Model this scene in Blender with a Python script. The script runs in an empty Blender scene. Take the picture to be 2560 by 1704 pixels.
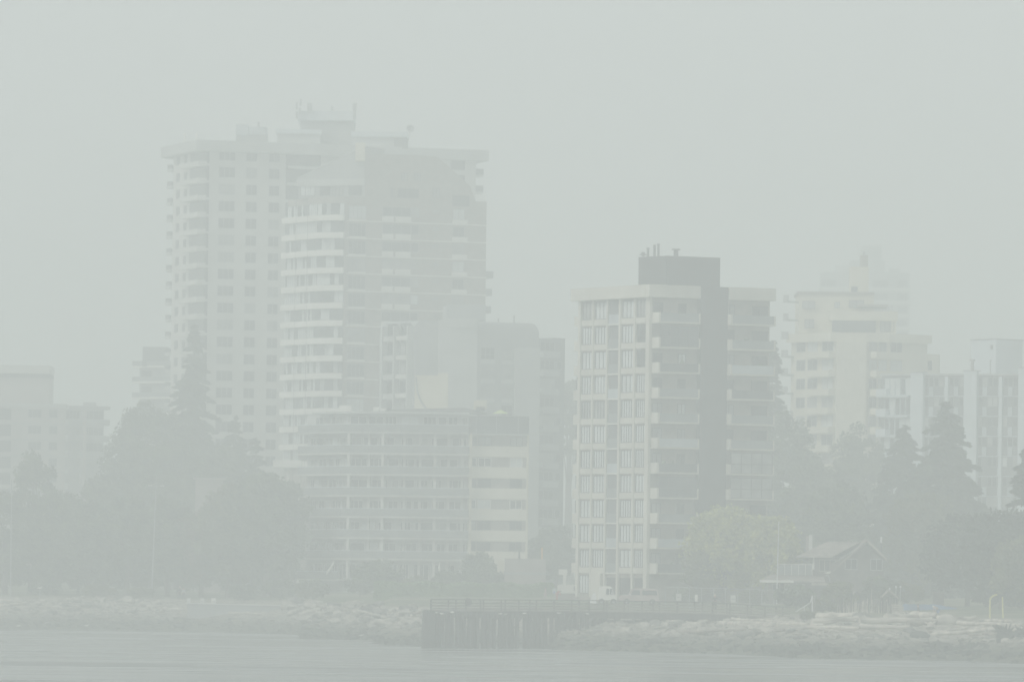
import bpy, bmesh, math, random
import numpy as np
from mathutils import Matrix, Vector, noise
R = random.Random(7)
C = bpy.context.scene.collection
S = bpy.context.scene
# ------------------------------------------------------------------ camera, sky, sun, exposure
FPX = 17066.0                       # focal length in photograph pixels (240 mm on a 36 mm sensor)
CAM = Matrix.Rotation(math.radians(90 + 1.973), 4, 'X') @ Matrix.Rotation(math.radians(.7), 4, 'Z')
CAM.translation = (0, 0, 7.2)
cd = bpy.data.cameras.new('camera'); cam = bpy.data.objects.new('camera', cd); C.objects.link(cam)
cam.matrix_world = CAM; cd.lens = 240; cd.sensor_width = 36; cd.clip_start = 1; cd.clip_end = 6000
S.camera = cam
SUN_AZ, SUN_EL = 232, 40
w = bpy.data.worlds.new('World'); S.world = w; w.use_nodes = True
nt = w.node_tree; bg = nt.nodes['Background']
sky = nt.nodes.new('ShaderNodeTexSky'); sky.sky_type = 'NISHITA'; sky.sun_disc = False
sky.sun_elevation = math.radians(SUN_EL); sky.sun_rotation = math.radians(SUN_AZ); sky.dust_density = 5; sky.air_density = 1.5
hs = nt.nodes.new('ShaderNodeHueSaturation'); hs.inputs['Saturation'].default_value = .12
mx = nt.nodes.new('ShaderNodeMixRGB'); mx.inputs[0].default_value = .75; mx.inputs[2].default_value = (6.36, 6.68, 6.58, 1)
nt.links.new(sky.outputs[0], hs.inputs['Color']); nt.links.new(hs.outputs[0], mx.inputs[1])
nt.links.new(mx.outputs[0], bg.inputs[0]); bg.inputs[1].default_value = .1
sl = bpy.data.lights.new('sun', 'SUN'); sl.energy = 1.3; sl.angle = math.radians(18); sl.color = (1, .95, .88)
so = bpy.data.objects.new('sun', sl); C.objects.link(so)
a_, e_ = math.radians(SUN_AZ), math.radians(SUN_EL)
so.rotation_euler = Vector((math.sin(a_)*math.cos(e_), math.cos(a_)*math.cos(e_), math.sin(e_))).to_track_quat('Z', 'Y').to_euler()
so.location = (-60, -40, 60)
S.view_settings.view_transform = 'Standard'; S.view_settings.look = 'None'; S.view_settings.exposure = .38
S.render.engine = 'CYCLES'
S.cycles.volume_bounces = 4; S.cycles.max_bounces = 8; S.cycles.use_denoising = True; S.cycles.use_adaptive_sampling = False
S.cycles.caustics_reflective = False; S.cycles.caustics_refractive = False

R3 = CAM.to_3x3(); CZ = Vector((0, 0, 7.2))
def W(px, py, D):                   # the point seen at photograph pixel (px, py) that lies D metres away
    d = R3 @ Vector(((px-1280)/FPX, (852-py)/FPX, -1)); return CZ + d*(D/d.y)
def ray(px, py):
    return R3 @ Vector(((px-1280)/FPX, (852-py)/FPX, -1))

# ------------------------------------------------------------------ helpers
LOC = {}
def tag(o, label=None, cat=None, group=None, kind=None):
    if label: o['label'] = label
    if cat: o['category'] = cat
    if group: o['group'] = group
    if kind: o['kind'] = kind
    return o
def thing(name, label, cat, loc, group=None):
    o = bpy.data.objects.new(name, None); C.objects.link(o); o.location = loc; o.empty_display_size = .5
    LOC[o.name] = Vector(loc); return tag(o, label, cat, group, 'thing')
class MB:
    def __init__(s): s.v = []; s.f = []; s.m = []
    def hexa(s, p, m=0):            # p: bottom ring 0-3, top ring 4-7
        n = len(s.v); s.v += [tuple(q) for q in p]
        for f in ((3, 2, 1, 0), (4, 5, 6, 7), (0, 1, 5, 4), (1, 2, 6, 5), (2, 3, 7, 6), (3, 0, 4, 7)):
            s.f.append(tuple(n+i for i in f)); s.m.append(m)
        return s
    def box(s, x0, x1, y0, y1, z0, z1, m=0):
        return s.hexa([(x0, y0, z0), (x1, y0, z0), (x1, y1, z0), (x0, y1, z0), (x0, y0, z1), (x1, y0, z1), (x1, y1, z1), (x0, y1, z1)], m)
    def fb(s, F, u0, u1, n0, n1, z0, z1, m=0):   # a box on facade F: u along it, n outward
        if u1 < u0: u0, u1 = u1, u0
        q = [F.pt(u0, n1), F.pt(u1, n1), F.pt(u1, n0), F.pt(u0, n0)]
        return s.hexa([(x, y, z0) for x, y in q]+[(x, y, z1) for x, y in q], m)
    def prism(s, pts, z0, z1, m=0):
        n = len(s.v); k = len(pts)
        s.v += [(x, y, z0) for x, y in pts]+[(x, y, z1) for x, y in pts]
        s.f.append(tuple(n+i for i in reversed(range(k)))); s.m.append(m)
        s.f.append(tuple(n+k+i for i in range(k))); s.m.append(m)
        for i in range(k):
            j = (i+1) % k; s.f.append((n+i, n+j, n+k+j, n+k+i)); s.m.append(m)
        return s
    def cyl(s, a, b, r0, r1=None, seg=8, m=0):
        r1 = r0 if r1 is None else r1; a = Vector(a); b = Vector(b); d = (b-a).normalized()
        t = d.orthogonal().normalized(); q = d.cross(t); n = len(s.v)
        for c, r in ((a, r0), (b, r1)):
            for i in range(seg):
                an = 2*math.pi*i/seg; s.v.append(tuple(c+(t*math.cos(an)+q*math.sin(an))*r))
        for i in range(seg):
            j = (i+1) % seg; s.f.append((n+i, n+j, n+seg+j, n+seg+i)); s.m.append(m)
        s.f.append(tuple(n+i for i in reversed(range(seg)))); s.m.append(m)
        s.f.append(tuple(n+seg+i for i in range(seg))); s.m.append(m)
        return s
    def tube(s, pts, r, seg=6, m=0):
        rs = r if isinstance(r, (list, tuple)) else [r]*len(pts)
        for i in range(len(pts)-1): s.cyl(pts[i], pts[i+1], rs[i], rs[i+1], seg, m)
        return s
    def quad(s, a, b, c, d, m=0):
        n = len(s.v); s.v += [tuple(a), tuple(b), tuple(c), tuple(d)]; s.f.append((n, n+1, n+2, n+3)); s.m.append(m); return s
    def blob(s, c, rx, ry, rz, seed=0, rough=.25, sub=1, m=0, rot=0):
        vs, fs = ICO[sub]; n = len(s.v); cr, sr = math.cos(rot), math.sin(rot)
        for v in vs:
            k = 1+rough*noise.noise(Vector(v)*1.3+Vector((seed*3.1, seed*1.7, seed)))*1.6
            x, y, z = v[0]*rx*k, v[1]*ry*k, v[2]*rz*k
            s.v.append((c[0]+x*cr-y*sr, c[1]+x*sr+y*cr, c[2]+z))
        for f in fs: s.f.append(tuple(n+i for i in f)); s.m.append(m)
        return s
    def build(s, name, mats, parent=None, smooth=False):
        if not isinstance(mats, (list, tuple)): mats = [mats]
        off = Vector((0, 0, 0))
        if parent is not None: off = LOC[parent.name]
        me = bpy.data.meshes.new(name)
        me.from_pydata([(x-off.x, y-off.y, z-off.z) for x, y, z in s.v], [], s.f)
        for m in mats: me.materials.append(m)
        if len(mats) > 1: me.polygons.foreach_set('material_index', s.m)
        if smooth: me.polygons.foreach_set('use_smooth', [True]*len(me.polygons))
        o = bpy.data.objects.new(name, me); C.objects.link(o)
        if parent is not None: o.parent = parent
        LOC[o.name] = off; return o
    def build_thing(s, name, mats, label, cat, group=None, kind=None, smooth=False):
        base = Vector((sum(v[0] for v in s.v)/len(s.v), sum(v[1] for v in s.v)/len(s.v), min(v[2] for v in s.v)))
        s.v = [(x-base.x, y-base.y, z-base.z) for x, y, z in s.v]
        o = s.build(name, mats, None, smooth); o.location = base; LOC[o.name] = base
        return tag(o, label, cat, group, kind or 'thing')
ICO = {}
for k_ in (1, 2, 3):
    b_ = bmesh.new(); bmesh.ops.create_icosphere(b_, subdivisions=k_, radius=1)
    ICO[k_] = ([tuple(v.co) for v in b_.verts], [tuple(v.index for v in f.verts) for f in b_.faces]); b_.free()
class Face:                          # a vertical facade plane from p0 (left) to p1 (right), outward towards the water
    def __init__(s, p0, p1):
        s.p = Vector(p0[:2]); e = Vector(p1[:2])-s.p; s.L = e.length; s.d = e/s.L; s.n = Vector((s.d.y, -s.d.x))
    def pt(s, u, n=0): q = s.p+s.d*u+s.n*n; return (q.x, q.y)
    def at(s, px, py, n=0):          # (u, z) where the ray of a pixel meets the plane pushed out by n
        r = ray(px, py); o = s.p+s.n*n; t = (o.dot(s.n))/(r.x*s.n.x+r.y*s.n.y)
        h = Vector((r.x, r.y))*t; return (h-o).dot(s.d), 7.2+r.z*t
    def u(s, px, py, n=0): return s.at(px, py, n)[0]
    def z(s, px, py, n=0): return s.at(px, py, n)[1]
def XY(px, py, D): q = W(px, py, D); return (q.x, q.y)
def strip(mb, pts, n0, n1, z0, z1, m=0):     # a band that follows a plan polyline, from offset n0 out to n1
    pts = [Vector(p[:2]) for p in pts]; k = len(pts); nr = []
    for i in range(k):
        a = pts[max(i-1, 0)]; b = pts[min(i+1, k-1)]; d = (b-a).normalized(); nr.append(Vector((d.y, -d.x)))
    for i in range(k-1):
        q = [pts[i]+nr[i]*n1, pts[i+1]+nr[i+1]*n1, pts[i+1]+nr[i+1]*n0, pts[i]+nr[i]*n0]
        mb.hexa([(p.x, p.y, z0) for p in q]+[(p.x, p.y, z1) for p in q], m)
    return mb

# ------------------------------------------------------------------ materials
def newmat(name):
    m = bpy.data.materials.new(name); m.use_nodes = True; return m, m.node_tree, m.node_tree.nodes['Principled BSDF']
def mat(name, c, rough=.8, var=.12, scale=.6, spec=.3, c2=None, metal=0, stretch=(1, 1, 1)):
    m, t, p = newmat(name); p.inputs['Roughness'].default_value = rough; p.inputs['Metallic'].default_value = metal
    p.inputs['Specular IOR Level'].default_value = spec
    g = t.nodes.new('ShaderNodeNewGeometry'); mp = t.nodes.new('ShaderNodeMapping'); mp.inputs['Scale'].default_value = stretch
    n = t.nodes.new('ShaderNodeTexNoise'); n.inputs['Scale'].default_value = scale; n.inputs['Detail'].default_value = 5
    r = t.nodes.new('ShaderNodeValToRGB'); r.color_ramp.elements[0].position = .32; r.color_ramp.elements[1].position = .68
    d = c2 if c2 else tuple(x*(1-var*1.6) for x in c)
    r.color_ramp.elements[0].color = (*d, 1); r.color_ramp.elements[1].color = (*tuple(min(1, x*(1+var*.6)) for x in c), 1)
    t.links.new(g.outputs['Position'], mp.inputs['Vector']); t.links.new(mp.outputs[0], n.inputs['Vector'])
    t.links.new(n.outputs['Fac'], r.inputs[0]); t.links.new(r.outputs[0], p.inputs['Base Color'])
    return m
M = {}
M['beige'] = mat('beige_concrete', (.6, .58, .51), var=.12, scale=.35, stretch=(1, 1, .35))
M['stucco'] = mat('pale_stucco', (.78, .74, .63), var=.07, scale=.3)
M['white'] = mat('white_paint', (.8, .79, .74), var=.06, scale=.4)
M['offwhite'] = mat('offwhite_concrete', (.6, .6, .57), var=.08, scale=.3)
M['cream'] = mat('cream_stucco', (.68, .64, .51), var=.09, scale=.2)
M['tan'] = mat('tan_brick', (.32, .295, .26), var=.14, scale=1.2)
M['pinkish'] = mat('pink_grey_concrete', (.4, .37, .35), var=.1, scale=.4)
M['grey'] = mat('grey_concrete', (.33, .345, .345), var=.1, scale=.3)
M['ltgrey'] = mat('light_grey_concrete', (.46, .475, .465), var=.08, scale=.3)
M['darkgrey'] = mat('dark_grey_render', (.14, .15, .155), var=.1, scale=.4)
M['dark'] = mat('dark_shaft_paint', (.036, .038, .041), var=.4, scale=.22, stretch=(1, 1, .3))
M['bluewhite'] = mat('pale_blue_paint', (.6, .66, .7), var=.05, scale=.4)
M['rail'] = mat('railing_glass', (.2, .225, .225), rough=.3, var=.1, spec=.5)
M['railblue'] = mat('pale_panel', (.45, .5, .53), rough=.5, var=.15, scale=.4)
M['darkrail'] = mat('dark_railing', (.06, .07, .07), rough=.5)
M['glass'] = mat('window_glass', (.05, .065, .075), rough=.12, var=.6, scale=.23, spec=.6)
M['glassd'] = mat('deep_window_glass', (.02, .025, .03), rough=.3, var=.5, scale=.3, spec=.35)
M['blind'] = mat('window_blinds', (.6, .64, .64), rough=.5, var=.12, scale=.5, spec=.4)
M['curtain'] = mat('drawn_curtain', (.35, .36, .35), rough=.7, var=.25, scale=.6)
M['mull'] = mat('dark_mullion', (.085, .085, .085), rough=.5)
M['roofdark'] = mat('roof_felt', (.1, .1, .1))
M['wood'] = mat('wet_timber', (.065, .062, .055), var=.4, scale=2.2, stretch=(1, 1, .25))
M['deck'] = mat('weathered_planks', (.2, .19, .165), var=.3, scale=1.5)
M['lightwood'] = mat('pale_board', (.42, .39, .33), var=.2, scale=1.2)
M['drift'] = mat('bleached_driftwood', (.56, .52, .45), var=.35, scale=1.1, stretch=(.25, 1, 1))
M['drift2'] = mat('brown_driftwood', (.27, .235, .195), var=.35, scale=1.1, stretch=(.25, 1, 1))
M['shingle'] = mat('brown_shingles', (.27, .24, .21), var=.25, scale=1.6)
M['cedar'] = mat('cedar_siding', (.15, .135, .12), var=.3, scale=1.4)
M['metal'] = mat('painted_metal', (.35, .37, .37), rough=.45, spec=.5)
M['whitemetal'] = mat('white_metal', (.75, .77, .77), rough=.4, spec=.5)
M['black'] = mat('black_rubber', (.02, .02, .022), rough=.6)
M['red'] = mat('red_cloth', (.5, .06, .04)); M['blue'] = mat('blue_cloth', (.08, .16, .42)); M['navy'] = mat('navy_cloth', (.02, .025, .04))
M['tarp'] = mat('blue_tarp', (.1, .2, .36), rough=.5, var=.2, scale=.5); M['skin'] = mat('skin', (.5, .3, .22), var=.05)
M['yellow'] = mat('yellow_paint', (.62, .6, .24), var=.05); M['orange'] = mat('orange_plastic', (.75, .42, .1), var=.05)
M['pink'] = mat('pinkish_wall', (.34, .305, .285)); M['rosy'] = mat('faded_red_paint', (.45, .37, .35)); M['green'] = mat('green_canvas', (.5, .62, .2), var=.05)
def foliage(name, a, b, scale=.35):
    m, t, p = newmat(name); p.inputs['Roughness'].default_value = .7; p.inputs['Specular IOR Level'].default_value = .2
    g = t.nodes.new('ShaderNodeNewGeometry'); n = t.nodes.new('ShaderNodeTexNoise'); n.inputs['Scale'].default_value = scale; n.inputs['Detail'].default_value = 4
    r = t.nodes.new('ShaderNodeValToRGB'); r.color_ramp.elements[0].position = .35; r.color_ramp.elements[1].position = .65
    r.color_ramp.elements[0].color = (*a, 1); r.color_ramp.elements[1].color = (*b, 1)
    t.links.new(g.outputs['Position'], n.inputs['Vector']); t.links.new(n.outputs['Fac'], r.inputs[0]); t.links.new(r.outputs[0], p.inputs['Base Color'])
    return m
M['conifer'] = foliage('conifer_needles', (.016, .027, .02), (.085, .115, .07), .5)
M['leaf'] = foliage('dark_leaves', (.028, .045, .025), (.15, .19, .095), .55)
M['leafdark'] = foliage('darkened_leaves', (.015, .025, .016), (.06, .075, .045), .55)  # darker leaf copy; thinner haze and edge falloff put into the colour
M['leafolive'] = foliage('olive_leaves', (.09, .1, .045), (.16, .17, .07))
M['leafyellow'] = foliage('yellowing_leaves', (.19, .215, .07), (.45, .465, .14), .6)
M['leafbrown'] = foliage('browning_leaves', (.1, .09, .06), (.19, .14, .1))
M['grassy'] = foliage('lawn_green', (.12, .2, .07), (.17, .27, .1), .4)
M['bark'] = mat('bark', (.12, .1, .085), var=.3, scale=2)

def terrain_mat():
    m, t, p = newmat('beach_and_bank'); p.inputs['Roughness'].default_value = .9; p.inputs['Specular IOR Level'].default_value = .2
    L = t.links.new; g = t.nodes.new('ShaderNodeNewGeometry')
    at = t.nodes.new('ShaderNodeAttribute'); at.attribute_name = 'shore'
    n = t.nodes.new('ShaderNodeTexNoise'); n.inputs['Scale'].default_value = 1.4; n.inputs['Detail'].default_value = 8; L(g.outputs['Position'], n.inputs['Vector'])
    n2 = t.nodes.new('ShaderNodeTexNoise'); n2.inputs['Scale'].default_value = .12; n2.inputs['Detail'].default_value = 4; L(g.outputs['Position'], n2.inputs['Vector'])
    peb = t.nodes.new('ShaderNodeValToRGB'); peb.color_ramp.elements[0].color = (.13, .125, .1, 1); peb.color_ramp.elements[1].color = (.4, .37, .31, 1)
    peb.color_ramp.elements[0].position = .35; peb.color_ramp.elements[1].position = .66; L(n.outputs['Fac'], peb.inputs[0])
    wet = t.nodes.new('ShaderNodeValToRGB'); wet.color_ramp.elements[0].color = (.03, .036, .028, 1); wet.color_ramp.elements[1].color = (.12, .125, .08, 1)
    wet.color_ramp.elements[0].position = .35; wet.color_ramp.elements[1].position = .68; L(n.outputs['Fac'], wet.inputs[0])
    gr = t.nodes.new('ShaderNodeValToRGB'); gr.color_ramp.elements[0].color = (.075, .1, .045, 1); gr.color_ramp.elements[1].color = (.23, .22, .15, 1)
    gr.color_ramp.elements[0].position = .4; gr.color_ramp.elements[1].position = .7; L(n2.outputs['Fac'], gr.inputs[0])
    def sm(a, b):                   # 0..1 as the distance from the waterline, jittered, runs a..b
        ad = t.nodes.new('ShaderNodeMath'); ad.operation = 'MULTIPLY_ADD'; L(n2.outputs['Fac'], ad.inputs[0]); ad.inputs[1].default_value = 10; 
        L(at.outputs['Fac'], ad.inputs[2])
        mr = t.nodes.new('ShaderNodeMapRange'); mr.inputs[1].default_value = a+5; mr.inputs[2].default_value = b+5; L(ad.outputs[0], mr.inputs[0]); return mr
    m1 = t.nodes.new('ShaderNodeMixRGB'); L(sm(7, 19).outputs[0], m1.inputs[0]); L(wet.outputs[0], m1.inputs[1]); L(peb.outputs[0], m1.inputs[2])
    m2 = t.nodes.new('ShaderNodeMixRGB'); L(sm(42, 50).outputs[0], m2.inputs[0]); L(m1.outputs[0], m2.inputs[1]); L(gr.outputs[0], m2.inputs[2])
    L(m2.outputs[0], p.inputs['Base Color'])
    bp = t.nodes.new('ShaderNodeBump'); bp.inputs['Strength'].default_value = .8; bp.inputs['Distance'].default_value = .25; L(n.outputs['Fac'], bp.inputs['Height']); L(bp.outputs[0], p.inputs['Normal'])
    return m
def rock_mat(name, dry, dry2, weed=True):
    m, t, p = newmat(name); p.inputs['Roughness'].default_value = .85; p.inputs['Specular IOR Level'].default_value = .25
    L = t.links.new; g = t.nodes.new('ShaderNodeNewGeometry'); sx = t.nodes.new('ShaderNodeSeparateXYZ'); L(g.outputs['Position'], sx.inputs[0])
    n = t.nodes.new('ShaderNodeTexNoise'); n.inputs['Scale'].default_value = .9; n.inputs['Detail'].default_value = 6; L(g.outputs['Position'], n.inputs['Vector'])
    r = t.nodes.new('ShaderNodeValToRGB'); r.color_ramp.elements[0].color = (*dry, 1); r.color_ramp.elements[1].color = (*dry2, 1)
    r.color_ramp.elements[0].position = .36; r.color_ramp.elements[1].position = .62; L(n.outputs['Fac'], r.inputs[0])
    if weed:
        ad = t.nodes.new('ShaderNodeMath'); ad.operation = 'MULTIPLY_ADD'; L(n.outputs['Fac'], ad.inputs[0]); ad.inputs[1].default_value = -1.6; L(sx.outputs['Z'], ad.inputs[2])
        mr = t.nodes.new('ShaderNodeMapRange'); mr.inputs[1].default_value = .1; mr.inputs[2].default_value = 1.1; L(ad.outputs[0], mr.inputs[0])
        mi = t.nodes.new('ShaderNodeMixRGB'); mi.inputs[1].default_value = (.035, .042, .03, 1); L(mr.outputs[0], mi.inputs[0]); L(r.outputs[0], mi.inputs[2]); L(mi.outputs[0], p.inputs['Base Color'])
    else: L(r.outputs[0], p.inputs['Base Color'])
    bp = t.nodes.new('ShaderNodeBump'); bp.inputs['Strength'].default_value = .6; bp.inputs['Distance'].default_value = .2; L(n.outputs['Fac'], bp.inputs['Height']); L(bp.outputs[0], p.inputs['Normal'])
    return m
M['rock'] = rock_mat('pale_rock', (.22, .21, .18), (.45, .425, .37)); M['rockd'] = rock_mat('grey_rock', (.09, .092, .08), (.22, .215, .19))
M['weedrock'] = rock_mat('weedy_rock', (.02, .024, .017), (.05, .055, .035))
def water_mat():
    m, t, p = newmat('sea_water'); L = t.links.new
    p.inputs['Base Color'].default_value = (.15, .165, .16, 1); p.inputs['Roughness'].default_value = .4; p.inputs['IOR'].default_value = 1.33
    g = t.nodes.new('ShaderNodeNewGeometry')
    def nz(sc, det, s):
        mp = t.nodes.new('ShaderNodeMapping'); mp.inputs['Scale'].default_value = s; L(g.outputs['Position'], mp.inputs['Vector'])
        n = t.nodes.new('ShaderNodeTexNoise'); n.inputs['Scale'].default_value = sc; n.inputs['Detail'].default_value = det; L(mp.outputs[0], n.inputs['Vector']); return n
    fine = nz(1.0, 6, (.5, .28, 1)); big = nz(.045, 3, (.35, 1.0, 1)); rip = nz(.16, 5, (.7, .6, 1))
    mr = t.nodes.new('ShaderNodeMath'); mr.operation = 'MULTIPLY_ADD'; med = nz(.11, 4, (.35, .8, 1)); L(med.outputs['Fac'], mr.inputs[0]); mr.inputs[1].default_value = .55; L(big.outputs['Fac'], mr.inputs[2])
    ro = t.nodes.new('ShaderNodeMapRange'); ro.inputs[1].default_value = .64; ro.inputs[2].default_value = .84; ro.inputs[3].default_value = .5; ro.inputs[4].default_value = .1; L(mr.outputs[0], ro.inputs[0]); L(ro.outputs[0], p.inputs['Roughness'])
    pat = t.nodes.new('ShaderNodeMapRange'); pat.inputs[1].default_value = .44; pat.inputs[2].default_value = .6; pat.inputs[3].default_value = .05; pat.inputs[4].default_value = 1; L(big.outputs['Fac'], pat.inputs[0])
    h = t.nodes.new('ShaderNodeMath'); h.operation = 'MULTIPLY_ADD'; L(rip.outputs['Fac'], h.inputs[0]); h.inputs[1].default_value = 1.5; L(fine.outputs['Fac'], h.inputs[2])
    b = t.nodes.new('ShaderNodeBump'); b.inputs['Distance'].default_value = .3; L(pat.outputs[0], b.inputs['Strength']); L(h.outputs[0], b.inputs['Height']); L(b.outputs[0], p.inputs['Normal'])
    return m

# ------------------------------------------------------------------ ground, water
SH = [(-400, 1562), (0, 1570), (250, 1573), (500, 1577), (680, 1582), (745, 1586), (762, 1596), (930, 1600), (945, 1609), (1057, 1613), (1330, 1615), (1400, 1624), (1560, 1627), (1800, 1633), (2000, 1643), (2200, 1648), (2400, 1650), (2560, 1657), (2900, 1672)]
shx, shd = [], []
for px, py in SH:
    r = ray(px, py); t = -7.2/r.z; shx.append(r.x*t); shd.append(r.y*t)
def shore(x): return float(np.interp(x, shx, shd))
PS = [-60, -10, 0, 6, 14, 24, 40, 60, 90, 150, 400, 3000]; PZ = [-2.2, -1.3, 0, .75, 1.75, 2.7, 3.6, 4.1, 4.5, 5.0, 6.5, 12]
def zt(x, y, bump=True):
    s = y-shore(x); z = float(np.interp(s, PS, PZ))
    if bump and -2 < s < 44:
        z += .3*noise.noise(Vector((x*.35, y*.2, 1)))+.14*noise.noise(Vector((x*1.1, y*.8, 4)))
    return z
def G(px, py, D0=560, D1=1050):     # where the ray of a pixel meets the ground
    r = ray(px, py); D = D0
    while D < D1:
        q = CZ+r*(D/r.y)
        if q.z <= zt(q.x, q.y): return q
        D += .5
    return q
def on(px, D):                      # ground point at a pixel column and distance
    q = W(px, 1480, D); return Vector((q.x, q.y, zt(q.x, q.y)))
xs = sorted(set([-1400, -700, -300, -160, -110] + [round(-75+i*.8, 2) for i in range(188)] + [80, 110, 160, 300, 700, 1400]))
ss = [-60, -30, -10, -4] + [round(-3+i*.7, 2) for i in range(70)] + [50, 60, 75, 90, 110, 130, 150, 200, 300, 400, 700, 1200, 2100]
gm = MB()
for s_ in ss:
    for x in xs:
        y = shore(x)+s_; gm.v.append((x, y, zt(x, y)))
nx = len(xs)
for j in range(len(ss)-1):
    for i in range(nx-1): gm.f.append((j*nx+i, j*nx+i+1, (j+1)*nx+i+1, (j+1)*nx+i)); gm.m.append(0)
go = gm.build('ground', terrain_mat(), smooth=True); tag(go, kind='structure')
a_ = go.data.attributes.new('shore', 'FLOAT', 'POINT'); a_.data.foreach_set('value', [s_ for s_ in ss for _ in xs])
wm = MB(); wm.quad((-1400, -40, 0), (1400, -40, 0), (1400, 1000, 0), (-1400, 1000, 0))
tag(wm.build('water', water_mat()), kind='structure')

# ------------------------------------------------------------------ building kit
def plan(p0, c, p2):                # three corners seen from the water (pixel, row, distance) -> left and right facades, plan
    a, b, d = XY(*p0), XY(*c), XY(*p2); e = (a[0]+d[0]-b[0], a[1]+d[1]-b[1])
    return Face(a, b), Face(b, d), [a, b, d, e]
def building(name, label, pts, group=None):
    x = sum(p[0] for p in pts)/len(pts); y = sum(p[1] for p in pts)/len(pts)
    return thing(name, label, 'building', (x, y, 4.0), group)
def window(F, u0, u1, z0, z1, parent, kind='glass', n=0, nm=1, sill=None, pane=False, trans=0, fr='mull', t=.07):
    # frame with mullions standing a little proud of the wall, the pane just inside it
    f = MB(); u0, u1 = min(u0, u1), max(u0, u1)
    f.fb(F, u0, u1, n, n+.1, z0, z0+t); f.fb(F, u0, u1, n, n+.1, z1-t, z1)
    for i in range(nm+2 if nm else 2):
        uu = u0+(u1-u0-t)*i/(nm+1 if nm else 1); f.fb(F, uu, uu+t, n, n+.097, z0+t, z1-t)
    if trans: f.fb(F, u0+t, u1-t, n, n+.095, z0+(z1-z0)*trans, z0+(z1-z0)*trans+t)
    if pane:
        o = f.build('window', M[fr], parent); LOC[o.name] = LOC[parent.name]
        g = MB(); g.fb(F, u0+.01, u1-.01, n-.02, n+.05, z0+.01, z1-.01); g.build('pane', M[kind], o)
    else:
        f.fb(F, u0+.01, u1-.01, n-.02, n+.05, z0+.01, z1-.01, 1); o = f.build('window', [M[fr], M[kind]], parent)
    return o
def pick(*w):
    x = R.random()*sum(q[1] for q in w)
    for k, q in w:
        x -= q
        if x <= 0: return k
    return w[-1][0]
def rbox(px0, px1, py0, py1, D, depth=4, m=0, mb=None):    # upright box spanning pixels at distance D
    a = W(px0, py1, D); b = W(px1, py0, D); mb = mb or MB(); return mb.box(a.x, b.x, D, D+depth, a.z, b.z, m)
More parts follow.
